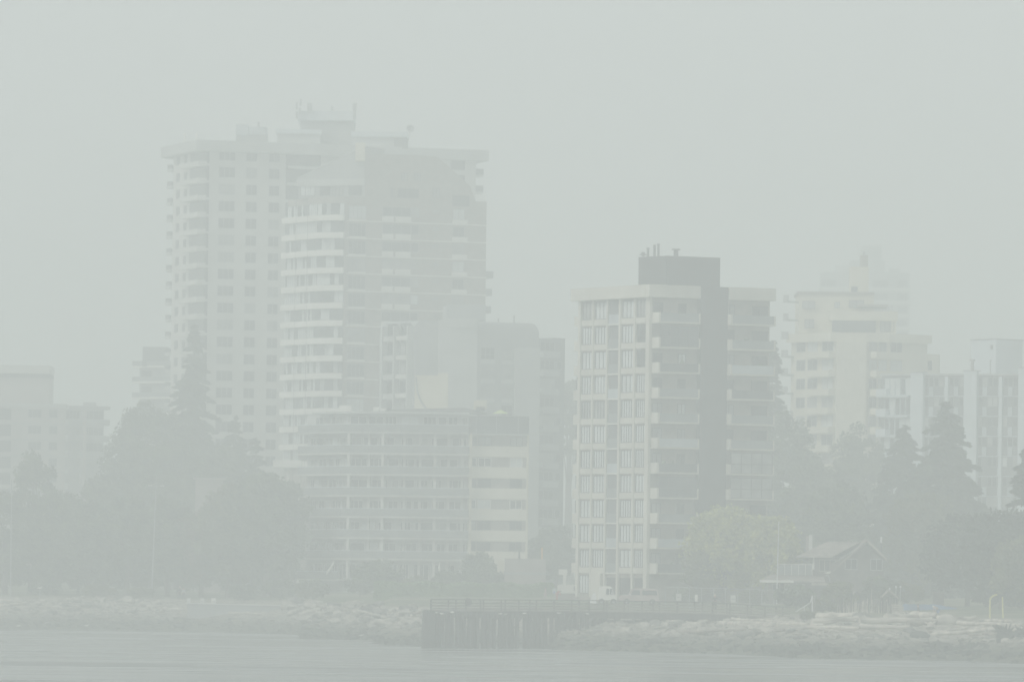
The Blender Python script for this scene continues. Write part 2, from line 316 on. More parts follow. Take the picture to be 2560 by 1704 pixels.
# ------------------------------------------------------------------ F: concrete apartment tower with the dark lift shaft
def tower_front():
    LF, RF, pl = plan((1452, 770, 771.5), (1630, 720, 758), (1925, 720, 765))
    b = building('apartment_tower', 'beige concrete apartment tower with a dark vertical shaft and dark rooftop plant room', pl)
    zb, st = 35.5, 2.782
    MB().prism(pl, 3, 39.0).build('wall', M['tan'], b)
    # left facade
    def lu(px, py=800): return LF.u(px, py)
    cols = [(1452, 1458), (1486.5, 1490), (1522, 1525.5), (1553, 1557.5), (1590, 1594.5), (1621, 1630)]
    for a, c in cols:
        MB().fb(LF, lu(a), lu(c), 0, .34, 5 if a != 1486.5 else 5, 38.4).build('column', M['beige'], b)
    par = MB(); strip(par, [LF.pt(-.75), LF.pt(LF.L+.0)], .02, .9, 38.35, 39.75)
    par.build('parapet', M['beige'], b)
    par = MB(); par.fb(RF, RF.u(1641, 730, .9)-.9, RF.u(1752, 730, .9), .0, .92, 38.35, 39.752); par.build('parapet', M['beige'], b)
    MB().fb(RF, RF.u(1824, 730, .9), RF.u(1940, 730, .9), .0, .92, 38.35, 39.75).build('parapet', M['beige'], b)
    sh = MB(); sh.fb(RF, RF.u(1751, 900, .8), RF.u(1818, 900, .8), .0, .86, 4, 39.72); sh.build('lift_shaft', M['dark'], b)
    rc = MB(); rc.prism([LF.pt(-.7, .7), LF.pt(LF.L, .7), RF.pt(RF.L+.1, .7), (pl[3][0], pl[3][1])], 39.0, 39.3); rc.build('roof', M['roofdark'], b)
    bays = [(1458.5, 1486.5), (1490.5, 1522), (1558, 1590), (1595, 1620.5)]
    for k in range(12):
        z = zb-st*k
        ground = (k == 11)
        if not ground:
            for (a, c) in ((1458.5, 1522), (1558, 1618)):
                MB().fb(LF, lu(a), lu(c), .0, .24, z, z+.66).build('spandrel', M['beige'], b)
            s = MB(); s.fb(LF, lu(1526), lu(1553), .0, .3, z-.04, z+.1, 0); sl_ = s.build('balcony_slab', M['white'], b)
            rl = MB(); rl.fb(LF, lu(1527), lu(1552.5), .2, .26, z+.12, z+1.15); rl.build('balcony_railing', M['railblue' if k % 3 == 0 else 'rail'], b)
            for i in range(R.randint(0, 2)): pass
            for i, (a, c) in enumerate(bays):
                knd = 'blind' if (k > 4 or R.random() < .45) else pick(('curtain', 4), ('blind', 3), ('glass', 3))
                if knd == 'curtain': knd = 'curtain'
                window(LF, lu(a)+.06, lu(c)-.06, z+.66, z+2.64, b, knd, n=.02, nm=R.choice([2, 3, 3, 4]), pane=True, t=.09)
            # balcony ends standing past the far left corner
            e = MB(); e.fb(LF, -1.25, -.02, -3.2, .1, z+.02, z+1.15); e.build('balcony_end', M['beige'], b)
            if k in (3, 5, 6, 7, 8, 9): window(LF, -1.1, -.15, z+1.2, z+2.66, b, 'blind' if k % 2 else 'curtain', n=-.3, nm=1)
            recess = MB(); recess.fb(LF, lu(1525.5), lu(1553), .0, .05, z+.1, z+2.74); recess.build('recess_shade', M['darkgrey'], b)  # flat panel; the dark of a deep recess put into its colour
        else:
            window(LF, lu(1459), lu(1487), z+.5, z+2.55, b, 'blind', n=.02, nm=3, pane=True)
            MB().fb(LF, lu(1490), lu(1513), .0, .3, 4.4, z+2.78).build('entrance_wall', M['beige'], b)
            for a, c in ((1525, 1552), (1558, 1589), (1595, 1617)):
                MB().fb(LF, lu(a), lu(c), .0, .08, 4.4, z+2.3).build('undercroft_shade', M['dark'], b)  # solid dark panels; the shade inside the openings is in their colour
        # corner balcony on the right facade and the second stack beyond the shaft
        if ground: continue
        cu0 = .05; cu1 = RF.u(1750, 805, 1.5); z2 = z
        su0 = RF.u(1826, 805, 1.5); su1 = RF.u(1938, 805, 1.5)
        for j, (u0, u1) in enumerate(((cu0, cu1), (su0, su1))):
            glazed = (j == 0 and k in (1, 7)) or (j == 1 and k in (6, 7))
            bal = MB(); bal.fb(RF, u0, u1, .0, 1.6, z2-.02, z2+.14); bal.fb(RF, u0, u0+.22, .0, 1.62, z2+.14, z2+1.18)
            bal.fb(RF, u1-.16, u1, 1.4, 1.62, z2+.14, z2+1.12)
            bo = bal.build('balcony', M['beige'], b)
            if glazed:
                g = window(RF, u0+.22, u1-.16, z2+.14, z2+2.5, bo, 'glass' if j == 0 else 'curtain', n=1.45, nm=3, trans=.43, t=.08)
            else:
                q = MB(); q.fb(RF, u0+.23, u1-.17, 1.5, 1.56, z2+.16, z2+1.1); q.build('railing', M[('rail', 'rail', 'darkrail', 'railblue')[(k*3+j) % 4] if not (k == 10) else 'darkrail'], bo)
                for i in range(R.randint(2, 5)):      # furniture and plants left on the balcony
                    uu = R.uniform(u0+.5, u1-.8); hh = R.uniform(.5, 1.5)
                    if R.random() < .35: 
                        it = MB(); it.blob((*RF.pt(uu, 1.0), z2+.14+hh*.5), .3, .3, hh*.5, seed=k+i, rough=.4); it.build('potted_plant', M['leaf'], bo)
                window(RF, u0+.1*(j == 0)+.05, u0+1.35, z2+.2, z2+2.3, b, pick(('glassd', 3), ('curtain', 2)), n=.0, nm=1)
                window(RF, u0+(u1-u0)*.63, u0+(u1-u0)*(.82 if j == 0 else .98), z2+(.9 if j == 0 else .2), z2+2.25, b, 'blind' if k in (2, 4) and j == 0 else pick(('glassd', 4), ('curtain', 1)), n=.0, nm=1)
        if k % 2 == 0: window(RF, su0-.75, su0-.1, z+1.0, z+2.3, b, 'curtain', n=.0, nm=0)
    # plant room and flues
    pA, pB, pp = plan((1596, 700, 768), (1667, 700, 764), (1800, 700, 767.5))
    MB().prism(pp, 39.3, 43.15).build('plant_room', M['dark'], b)
    MB().prism([Vector(p)+(Vector(p)-Vector(pp[1]))*.004 for p in pp], 43.152, 43.28).build('plant_room_roof', M['roofdark'], b)
    for (px, top, r, cap) in ((1608, 632, .17, 2), (1620, 622, .14, 1), (1636.5, 612, .15, 0), (1646, 612, .14, 1), (1690, 625, .27, 3)):
        q = W(px, top, 766.5); m = MB(); m.cyl((q.x, q.y, 43.28), (q.x, q.y, q.z), r, seg=10)
        if cap == 1: m.cyl((q.x, q.y, q.z), (q.x, q.y, q.z+.12), r*1.5, r*1.2, 10)
        if cap == 2: m.cyl((q.x, q.y, q.z-.25), (q.x, q.y, q.z-.1), .5, .25, 10); m.cyl((q.x, q.y, q.z-.05), (q.x, q.y, q.z+.1), .3, .1, 10)
        if cap == 3: m.cyl((q.x, q.y, q.z), (q.x, q.y, q.z+.12), .5, .5, 10)
        m.build('flue', M['darkgrey'], b)
tower_front()

# ------------------------------------------------------------------ C: tall grey tower, far left of centre
def tower_tall():
    LF, MF, pl = plan((434, 400, 1083), (516, 400, 1067), (1190, 400, 1083))
    b = building('tall_apartment_tower', 'tallest pale grey apartment tower with square windows and aerials on its roof', pl)
    MB().prism(pl, 4, 73.0).build('wall', M['offwhite'], b)
    pa = MB(); A = LF.pt(-2.6, 1.3); B_ = (W(493, 350, 1066).x, 1064.5); D_ = MF.pt(MF.L+1.7, 1.3)
    back = (D_[0]-4, D_[1]+16); back2 = (A[0]+10, A[1]+20)
    pa.prism([A, B_, D_, back, back2], 73.0, 74.7); pa.build('parapet', M['ltgrey'], b)
    z0 = MF.z(563, 401.6)           # bottom of the topmost windows
    st = 2.654
    def mu(px, py=560): return MF.u(px, py)
    for r in range(20):
        z = z0-st*r
        if z < 6: break
        for (a, c, nm) in ((545, 586, 2), (613, 641, 1), (670, 697, 1)):
            window(MF, mu(a), mu(c), z, z+1.66, b, pick(('glassd', 5), ('glass', 3), ('curtain', 2)), n=.0, nm=nm, fr='offw')
        if r < 17:
            for (a, c) in ((441, 448.5), (460, 466)):
                window(LF, LF.u(a, 560), LF.u(c, 560), z-.1, z+1.3, b, 'glassd', n=.0, nm=0)
            # outer left balconies
            zz = z-.95
            bl = MB(); bl.fb(LF, -2.5, .0, -2.2, .25, zz, zz+.5); bo = bl.build('balcony', M['ltgrey'], b)
            q = MB(); q.fb(LF, -2.5, -.0, .17, .22, zz+.5, zz+1.15); q.fb(LF, -2.5, -2.44, -2.2, .17, zz+.5, zz+1.15); q.build('railing', M['darkrail'], bo)
        # corner balcony stack
        rec = MB(); rec.fb(MF, mu(472)+.4, mu(516), .0, .08, z-.2, z+1.75)
        if r < 17:
            w1 = MB(); w1.fb(LF, LF.u(475, 560), LF.L+.0, .0, .09, z-.5, z+1.75); w1.fb(MF, .0, mu(521), .0, .09, z-.5, z+1.75); w1.build('void_shade_glazing', M['glassd'], b)  # dark glazing stands in for the shade of open balcony voids
            bl = MB(); bl.fb(LF, LF.u(468, 560), LF.L+.6, .1, 1.5, z-.98, z-.2); bl.build('balcony', M['offwhite'], b)
    # deep bay right of the third window column
    for r in range(5):
        z = z0-st*r
        MB().fb(MF, mu(713), mu(800), .0, .08, z-.5, z+1.9).build('loggia_glazing', M['glassd'], b)
        sl = MB(); sl.fb(MF, mu(713), mu(800), .08, .9, z-.95, z-.5); so_ = sl.build('balcony', M['ltgrey'], b)
    # right hand end: windows and outstanding balconies seen past the brick building
    for r in range(3):
        z = z0-st*r
        window(MF, mu(1125), mu(1160), z-.2, z+1.66, b, 'glassd', nm=2)
        bl = MB(); bl.fb(MF, MF.L, MF.L+1.35, -2.8, -.1, z-1.15, z-.85); bo = bl.build('balcony', M['ltgrey'], b)
        q = MB(); q.fb(MF, MF.L, MF.L+1.35, -.16, -.1, z-.85, z+.1); q.build('railing', M['darkrail'], bo)
    # roof: plant rooms, screens, masts
    def rb(name, x0, x1, y0, y1, D, dep, m):
        o = rbox(x0, x1, y0, y1, D, dep).build(name, M[m], b); return o
    rb('plant_room', 750, 884, 297, 372, 1079, 12, 'grey')
    o = MB(); a = W(744, 300, 1078); c = W(886, 279, 1078); o.box(a.x, c.x, 1078, 1091.5, a.z, c.z); o.build('aerial_screen', M['bluewhite'], b)
    rb('roof_room', 693, 800, 332, 372, 1076, 8, 'ltgrey'); rb('roof_room_cornice', 690, 803, 324, 333, 1075.5, 9, 'bluewhite')
    rb('roof_room', 880, 1016, 340, 378, 1078, 8, 'ltgrey'); rb('roof_room_cornice', 878, 1018, 330, 341, 1077.5, 9, 'bluewhite')
    rb('roof_room', 985, 1020, 346, 372, 1077, 1, 'darkgrey')
    rb('roof_room', 590, 668, 336, 362, 1074, 5, 'grey'); rb('glass_screen', 589, 621, 311, 337, 1073.7, 5, 'railblue'); rb('glass_screen', 622, 667, 318, 336, 1073.7, 5, 'railblue')
    for px, y0, y1, D in ((771, 258, 284, 1077.5), (777, 258, 284, 1077.5), (884, 258, 300, 1077.5), (888, 258, 300, 1077.5), (830, 266, 280, 1080), (646, 305, 322, 1074)):
        q = W(px, y1, D); t = W(px, y0, D); m = MB().cyl(q, (q.x, q.y, t.z), .12, .09, 6)
        m.cyl((q.x, q.y, t.z-1.2), (q.x, q.y, t.z), .22, .22, 6); m.build('mast', M['metal'], b)
    m = MB()
    for dx, dz in ((0, 0), (.5, .6), (0, 1.4), (.6, 2.0)): q = W(739, 296, 1077); m.box(q.x+dx, q.x+dx+.3, 1077, 1077.4, q.z+dz, q.z+dz+1.1)
    m.build('antenna_cluster', M['metal'], b)
    q = W(1026, 322, 1078); m = MB()
    for i in range(12):
        a0, a1 = 2*math.pi*i/12, 2*math.pi*(i+1)/12
        m.quad((q.x, q.y+.4, q.z), (q.x+.62*math.cos(a0), q.y, q.z+.62*math.sin(a0)), (q.x+.62*math.cos(a1), q.y, q.z+.62*math.sin(a1)), (q.x, q.y+.4, q.z))
    m.cyl((q.x-.5, q.y+.4, q.z-2.8), (q.x, q.y+.4, q.z), .08, .08, 6); m.build('satellite_dish', M['metal'], b)
    for px, py in ((462, 345), (492, 340)):
        q = W(px, py+14, 1072); MB().cyl((q.x, q.y, 74.6), (q.x, q.y, 76.2), .22, .22, 6).build('vent_pipe', M['white'], b)
M['offw'] = M['ltgrey']
tower_tall()

# ------------------------------------------------------------------ D: brick tower with the rounded white balconies
def tower_brick():
    P0 = XY(716, 800, 1023); P1 = XY(795, 800, 1013); PC = XY(858, 800, 1010.5); P2 = XY(1213, 800, 1020)
    # rounded nose between the left facade and the brick facade
    a, c = Vector(P1), Vector(PC); mid = (a+c)/2+Vector((0, -1.2))
    curve = [tuple(a*(1-t)**2+mid*2*t*(1-t)+c*t*t) for t in [i/6 for i in range(7)]]
    nose = [P0]+curve
    RF = Face(PC, P2)
    back = [(P2[0]-5, P2[1]+14), (P0[0]+9, P0[1]+18)]
    b = building('brick_apartment_tower', 'tan brick apartment tower with rounded white balcony corner and stepped sloping roof', [P0, PC, P2, back[0]])
    ztop = W(918, 385, 1011).z
    zb = W(803, 551.3, 1011).z; st = 43.98*1011/FPX
    z1 = zb+st*1.0
    MB().prism(nose+[P2]+back, 4, z1+1.0).build('wall', M['tan'], b)
    # upper brick block with the chamfered right shoulder
    def ru(px, py=600): return RF.u(px, py)
    prof = [(913, 520), (913, 384), (1050, 388), (1094, 393), (1135, 428), (1175, 465), (1189, 501), (1213, 502), (1213, 520)]
    f = MB(); pr = [(RF.at(px, py)) for px, py in prof]
    n = len(pr)
    for dd in (0, -8):
        for (u, z) in pr: x, y = RF.pt(u, dd+.0); f.v.append((x, y, z if z > z1+2 else z1+1.0))
    f.f.append(tuple(range(n))); f.f.append(tuple(reversed(range(n, 2*n))))
    for i in range(n): j = (i+1) % n; f.f.append((i, n+i, n+j, j))
    f.m = [0]*len(f.f); f.build('upper_wall', M['tan'], b)
    # penthouse glazing, parapet and sloping glass roof on the left
    LFu = Face(XY(746, 480, 1017), XY(913, 480, 1012))
    g = MB(); g.fb(LFu, .0, LFu.L, -6, 0, z1+1.0, LFu.z(830, 466)); g.build('penthouse_wall', M['grey'], b)
    for a_, c_, k in ((752, 788, 'blind'), (800, 826, 'glassd'), (830, 858, 'curtain'), (872, 905, 'glass')):
        window(LFu, LFu.u(a_, 480), LFu.u(c_, 480), z1+1.3, z1+3.2, b, k, nm=2)
    g = MB(); g.fb(LFu, -.2, LFu.L, -6.2, .3, LFu.z(746, 466), LFu.z(746, 449)); g.build('penthouse_parapet', M['ltgrey'], b)
    zt0, zt1 = LFu.z(746, 448), LFu.z(913, 366)
    q = [LFu.pt(0, .2), LFu.pt(LFu.L, .2), LFu.pt(LFu.L, -6), LFu.pt(0, -6)]
    g = MB(); g.hexa([(x, y, zt0-.4) for x, y in q]+[(q[0][0], q[0][1], zt0), (q[1][0], q[1][1], zt1), (q[2][0], q[2][1], zt1), (q[3][0], q[3][1], zt0)])
    ro = g.build('sloping_roof', M['grey'], b)
    for i in range(3):
        n_ = .24-i*1.9; a3 = LFu.pt(0, n_); c3 = LFu.pt(LFu.L, n_)
        MB().cyl((*a3, zt0+.12), (*c3, zt1+.12), .1, .1, 5).build('roof_rib', M['ltgrey'], ro)
    rbox(888, 913, 357, 402, 1010.8, 4).build('chimney', M['cream'], b)
    window(LFu, LFu.u(868, 430), LFu.u(880, 430), LFu.z(870, 441), LFu.z(870, 424), b, 'blind')
    for px, py in ((1001, 432), (1034, 432)): window(RF, ru(px), ru(px+15), RF.z(px, py+20), RF.z(px, py), b, 'curtain', nm=1)
    for a_, c_ in ((975, 984), (992, 1045), (1080, 1098)): window(RF, ru(a_), ru(c_), RF.z(a_, 494), RF.z(a_, 470), b, 'curtain' if a_ != 992 else 'glass', nm=1)
    window(RF, ru(1130), ru(1172), RF.z(1150, 516), RF.z(1150, 488), b, 'glass', nm=3)
    rt = MB(); 
    for i in range(6):
        uu = ru(1190+i*4.2); rt.fb(RF, uu, uu+.08, .0, .06, z1+.9, z1+2.1)
    rt.fb(RF, ru(1189), ru(1213), .0, .07, z1+2.0, z1+2.08); rt.build('terrace_railing', M['white'], b)
    for k in range(15):
        z = zb-st*k
        if k < 1: pass
        bd = MB(); strip(bd, [nose[0]]+nose[1:], .05, 1.0, z, z+.86); bd.build('curved_balcony', M['white'], b)
        # glazing between the bands
        gl = MB(); strip(gl, nose, .0, .25, z+.9, z+st-.02)
        dk = pick(('glass', 4), ('glassd', 3)); bl = gl
        for i in range(26):
            t0 = i/26
            if R.random() < (.55 if t0 < .6 else .25):
                seg = [Vector(nose[0]).lerp(Vector(nose[1]), min(1, t0/.62)), Vector(nose[0]).lerp(Vector(nose[1]), min(1, (t0+.03)/.62))] if t0 < .58 else [Vector(curve[min(5, int((t0-.58)/.42*6))]), Vector(curve[min(6, int((t0-.58)/.42*6)+1)])]
                if (seg[1]-seg[0]).length > .05: strip(bl, seg, .26, .3, z+.95, z+st-.06, 1)
        gl.build('glazing_band', [M[dk], M['blind']], b)
        MB().fb(RF, .3, RF.L+.05, .0, .14, z-.06, z+.1).build('slab_edge', M['white'], b)
        pn = [(955, 982, .62), (988, 1026, .62), (1130, 1167, .5)]
        if z < 9: pn = pn[:0]
        for a_, c_, h in pn: MB().fb(RF, ru(a_), ru(c_), .02, .22, z+.1, z+.1+h*1.25).build('window_panel', M['white'], b)
        MB().fb(RF, ru(871), ru(914), .02, .2, z+.1, z+.32).build('window_panel', M['white'], b)
        window(RF, ru(871), ru(914), z+.33, z+st-.3, b, pick(('curtain', 1), ('blind', 2), ('glass', 4)), nm=3, t=.06, fr='grey')
        for a_, c_ in ((955, 1026), (1027, 1046)):
            window(RF, ru(a_), ru(c_), z+.9, z+st-.3, b, pick(('curtain', 2), ('glass', 4), ('blind', 1)), nm=2 if a_ < 1000 else 0, t=.06, fr='grey')
        window(RF, ru(1131), ru(1160), z+.75, z+st-.3, b, pick(('curtain', 2), ('blind', 3), ('glass', 2)), nm=1, t=.06, fr='grey')
        window(RF, ru(1081), ru(1097), z+1.5, z+st-.55, b, 'curtain', nm=0, t=.05, fr='grey')
        if k in (3, 4, 5): MB().fb(RF, RF.L, RF.L+[1.7, 1.5, 1.4][k-3], -4, -1, z+.0, z+1.05).build('rear_balcony', M['grey'], b)
    # thin window-cleaning cables down the left facade
    for px in (741, 770):
        q = W(px, 500, 1009); MB().cyl((q.x, q.y, 12), (q.x, q.y, z1+2), .04, .04, 4).build('cable', M['mull'], b)
tower_brick()

# ------------------------------------------------------------------ E: long low building with the curving balconies
def low_front():
    P = [XY(768, 1200, 901), XY(872, 1200, 889.5), XY(1000, 1200, 888), XY(1171, 1200, 888.5)]
    Q = Face(P[3], XY(1317, 1200, 890))
    ends = [(Q.pt(Q.L)[0]-1, Q.pt(Q.L)[1]+15), (P[0][0]+3, P[0][1]+15)]
    b = building('curved_balcony_block', 'long low grey apartment block with curving balcony rails and a stucco right end', P)
    pl = P+[Q.pt(Q.L)]+ends
    z0 = W(986, 1081, 888).z; st = 2.742
    MB().prism([pl[0], pl[1], pl[2], pl[3], pl[4], pl[5], pl[6]], 4, z0).build('wall', M['ltgrey'], b)
    TOP = MB(); top = [P[0], P[1], P[2], P[3]]; TOP.prism([*top, (P[3][0], P[3][1]+12), (P[0][0]+3, P[0][1]+12)], z0, z0+2.45); TOP.build('top_storey', M['ltgrey'], b)
    rf = MB(); strip(rf, [XY(800, 1200, 897.5)]+P[1:], -9, 1.3, z0+2.46, z0+2.72); rf.build('roof', M['ltgrey'], b)
    rd = MB(); q = W(1115, 1016, 893); q0 = W(930, 1024, 893); q1 = W(1160, 1024, 893)
    rd.hexa([(q0.x, 890, z0+2.72), (q1.x+3, 890, z0+2.72), (q1.x+3, 898, z0+2.72), (q0.x, 898, z0+2.72), (q.x-6, 893, z0+3.2), (q.x+2.4, 893, z0+3.5), (q.x+2.4, 896, z0+3.5), (q.x-6, 896, z0+3.2)])
    rd.build('raised_roof', M['roofdark'], b)
    for (x0, x1, y0, y1, m) in ((848, 878, 1013, 1028, 'white'), (933, 948, 1017, 1027, 'white'), (950, 963, 1020, 1027, 'white'), (1184, 1217, 1000, 1022, 'cream'), (1190, 1212, 1016, 1026, 'darkgrey')):
        rbox(x0, x1, y0, y1, 890.5, 2.5).build('roof_vent_box', M[m], b)
    pf = Face(P[2], P[3]); pfa = Face(P[1], P[2]); pf0 = Face(P[0], P[1])
    def bays(F, u0, u1, z, h):
        u = u0
        while u < u1-.6:
            wd = R.uniform(1.1, 2.6); wd = min(wd, u1-u-.1)
            yield u, u+wd
            u += wd+R.uniform(.15, .75)
    for k in range(-0, 8):
        z = z0-st*k
        last = (k == 7)
        pts = P if not last else [P[0], P[1]]
        s = MB(); strip(s, pts, .0, 1.5, z-.12, z+.06); bo = s.build('balcony_slab', M['offwhite'] if k else M['ltgrey'], b)
        # guard panels, lightly tinted, and the pale handrail
        g = MB(); strip(g, pts, 1.36, 1.42, z+.1, z+1.02); g.build('balcony_panel', M['rail'], bo)
        h = MB(); strip(h, pts, 1.33, 1.45, z+1.04, z+1.12); h.build('handrail', M['bluewhite'], bo)
    for k in range(-1, 7):
        z = z0-st*(k+1)+.0
        hb = st-.2
        for F, u0, u1 in ((pf0, 1.2 if k >= 0 else 2.6, pf0.L-.1), (pfa, .1, pfa.L-.1), (pf, .1, pf.L-.15)):
            for (a, c) in bays(F, u0, u1, z, hb):
                window(F, a, c, z+.15, z+2.15, b, pick(('glassd', 7), ('glass', 3), ('curtain', 1), ('blind', 2)), nm=R.choice([1, 1, 2, 0]), t=.09, fr='offwhite')
        if k >= 0:
            m = MB(); u = .3
            for F_, us in ((pfa, (.05, 2.6, 4.6)), (pf, (.35, 2.4, 4.3, 6.1, 7.9))):
                for u in us: m.fb(F_, u, u+.34, .12, 1.2 if u in (.05, 4.6, 4.3) else .45, z+.08, z+2.6)
            m.build('party_wall', M['offwhite'], b)
    # clutter on the balconies
    for k in range(1, 7):
        z = z0-st*k+.06
        for i in range(5):
            u = R.uniform(.5, pf.L-.6)
            t_ = R.random()
            if t_ < .5: MB().blob((*pf.pt(u, .8), z+.6), .3, .3, R.uniform(.4, .75), seed=i+k*7, rough=.5).build('potted_plant', M['leaf'], b)
            elif t_ < .8: MB().fb(pf, u, u+.5, .5, 1.0, z, z+.9).build('balcony_chair', M['white'], b)
    # stucco end with ribbon windows
    zq = z0
    wl = MB(); wl.fb(Q, .0, Q.L+.1, .02, .1, 5.4, zq-.12); wl.build('end_wall', M['tan'], b)
    MB().fb(Q, -.12, .22, .1, 1.25, 7.5, zq).build('party_wall', M['cream'], b)
    MB().fb(Q, Q.L-.1, Q.L+.12, .1, .5, 5.4, zq).build('corner_trim', M['cream'], b)
    MB().fb(Q, .0, Q.L+1.1, .0, 1.2, zq-.1, zq+.04).build('terrace_slab', M['ltgrey'], b)
    for k in range(7):
        zt_ = Q.z(1240, 950+(487+155.5*k)/2.958); zb_ = Q.z(1240, 950+(568+155.5*k)/2.958)
        if k < 6 or 1: MB().fb(Q, Q.u(1174, 1200, .3), Q.L-.11, .1, .32, max(zb_, 5.4), zt_).build('stucco_band', M['stucco'], b) if k < 6 else None
        hz = zt_+.0
        for a, c, nm in ((1175, 1190, 0), (1194, 1227, 1), (1274, 1305, 1)):
            wt = zt_+(1.22 if k < 6 else 1.22)
            window(Q, Q.u(a, 1200), Q.u(c, 1200), zt_+.02, wt, b, 'blind' if (k in (1, 3) and a != 1175 and R.random() < .3) else pick(('glass', 2), ('glassd', 4), ('curtain', 1)), n=.1, nm=nm, t=.09, fr='white' if k in (1, 3) else 'mull')
    MB().fb(Q, Q.u(1235, 1400, .3), Q.L-.11, .1, .3, 5.0, Q.z(1240, 1385)).build('stucco_band', M['stucco'], b)
    # glazed roof terrace on the stucco end with its green parasol
    z1 = zq+.05
    tr = MB()
    for u in (.9, 3.5, 6.4, Q.L+.1): tr.fb(Q, u, u+.08, .3, .38, z1, z1+2.3)
    tr.fb(Q, .9, Q.L+.18, .3, .4, z1+2.3, z1+2.38); tr.build('terrace_frame', M['metal'], b)
    MB().fb(Q, 1.0, Q.L+.1, .33, .36, z1, z1+2.28).build('terrace_glazing', M['glass'], b)
    MB().fb(Q, .6, Q.L-1.5, -7, -2.5, z1, z1+2.3).build('terrace_room', M['grey'], b)
    um = W(1252, 1024, 889.5); z_ = um.z
    m = MB(); c = (um.x, 889.0)
    for i in range(8):
        a0, a1 = 2*math.pi*i/8, 2*math.pi*(i+1)/8
        m.v += [(c[0], c[1], z_), (c[0]+1.05*math.cos(a0), c[1]+1.05*math.sin(a0), z_-.5), (c[0]+1.05*math.cos(a1), c[1]+1.05*math.sin(a1), z_-.5)]
        n = len(m.v); m.f.append((n-3, n-2, n-1)); m.m.append(0)
    m.cyl((c[0], c[1], z1), (c[0], c[1], z_), .04, .04, 6, 1)
    m.build_thing('parasol', [M['green'], M['metal']], 'open lime green parasol on the glazed roof terrace', 'parasol')
    for (px, py, lab, tilt) in ((826, 1415, 'folded white parasol leaning on the lowest left balcony', .8), (1099, 1418, 'folded white parasol standing upright on a ground floor terrace', 0)):
        q = W(px, py, 886.8); m = MB(); m.cyl((q.x-tilt*.6, q.y, q.z-.9), (q.x+tilt*.3, q.y, q.z+.1), .11, .14, 8); m.cyl((q.x+tilt*.3, q.y, q.z+.1), (q.x+tilt*.6, q.y, q.z+.75), .14, .03, 8)
        m.cyl((q.x-tilt*.6, q.y, q.z-1.1), (q.x-tilt*.6, q.y, q.z-.9), .03, .03, 6)
        m.build_thing('parasol', M['white'], lab, 'parasol')
low_front()
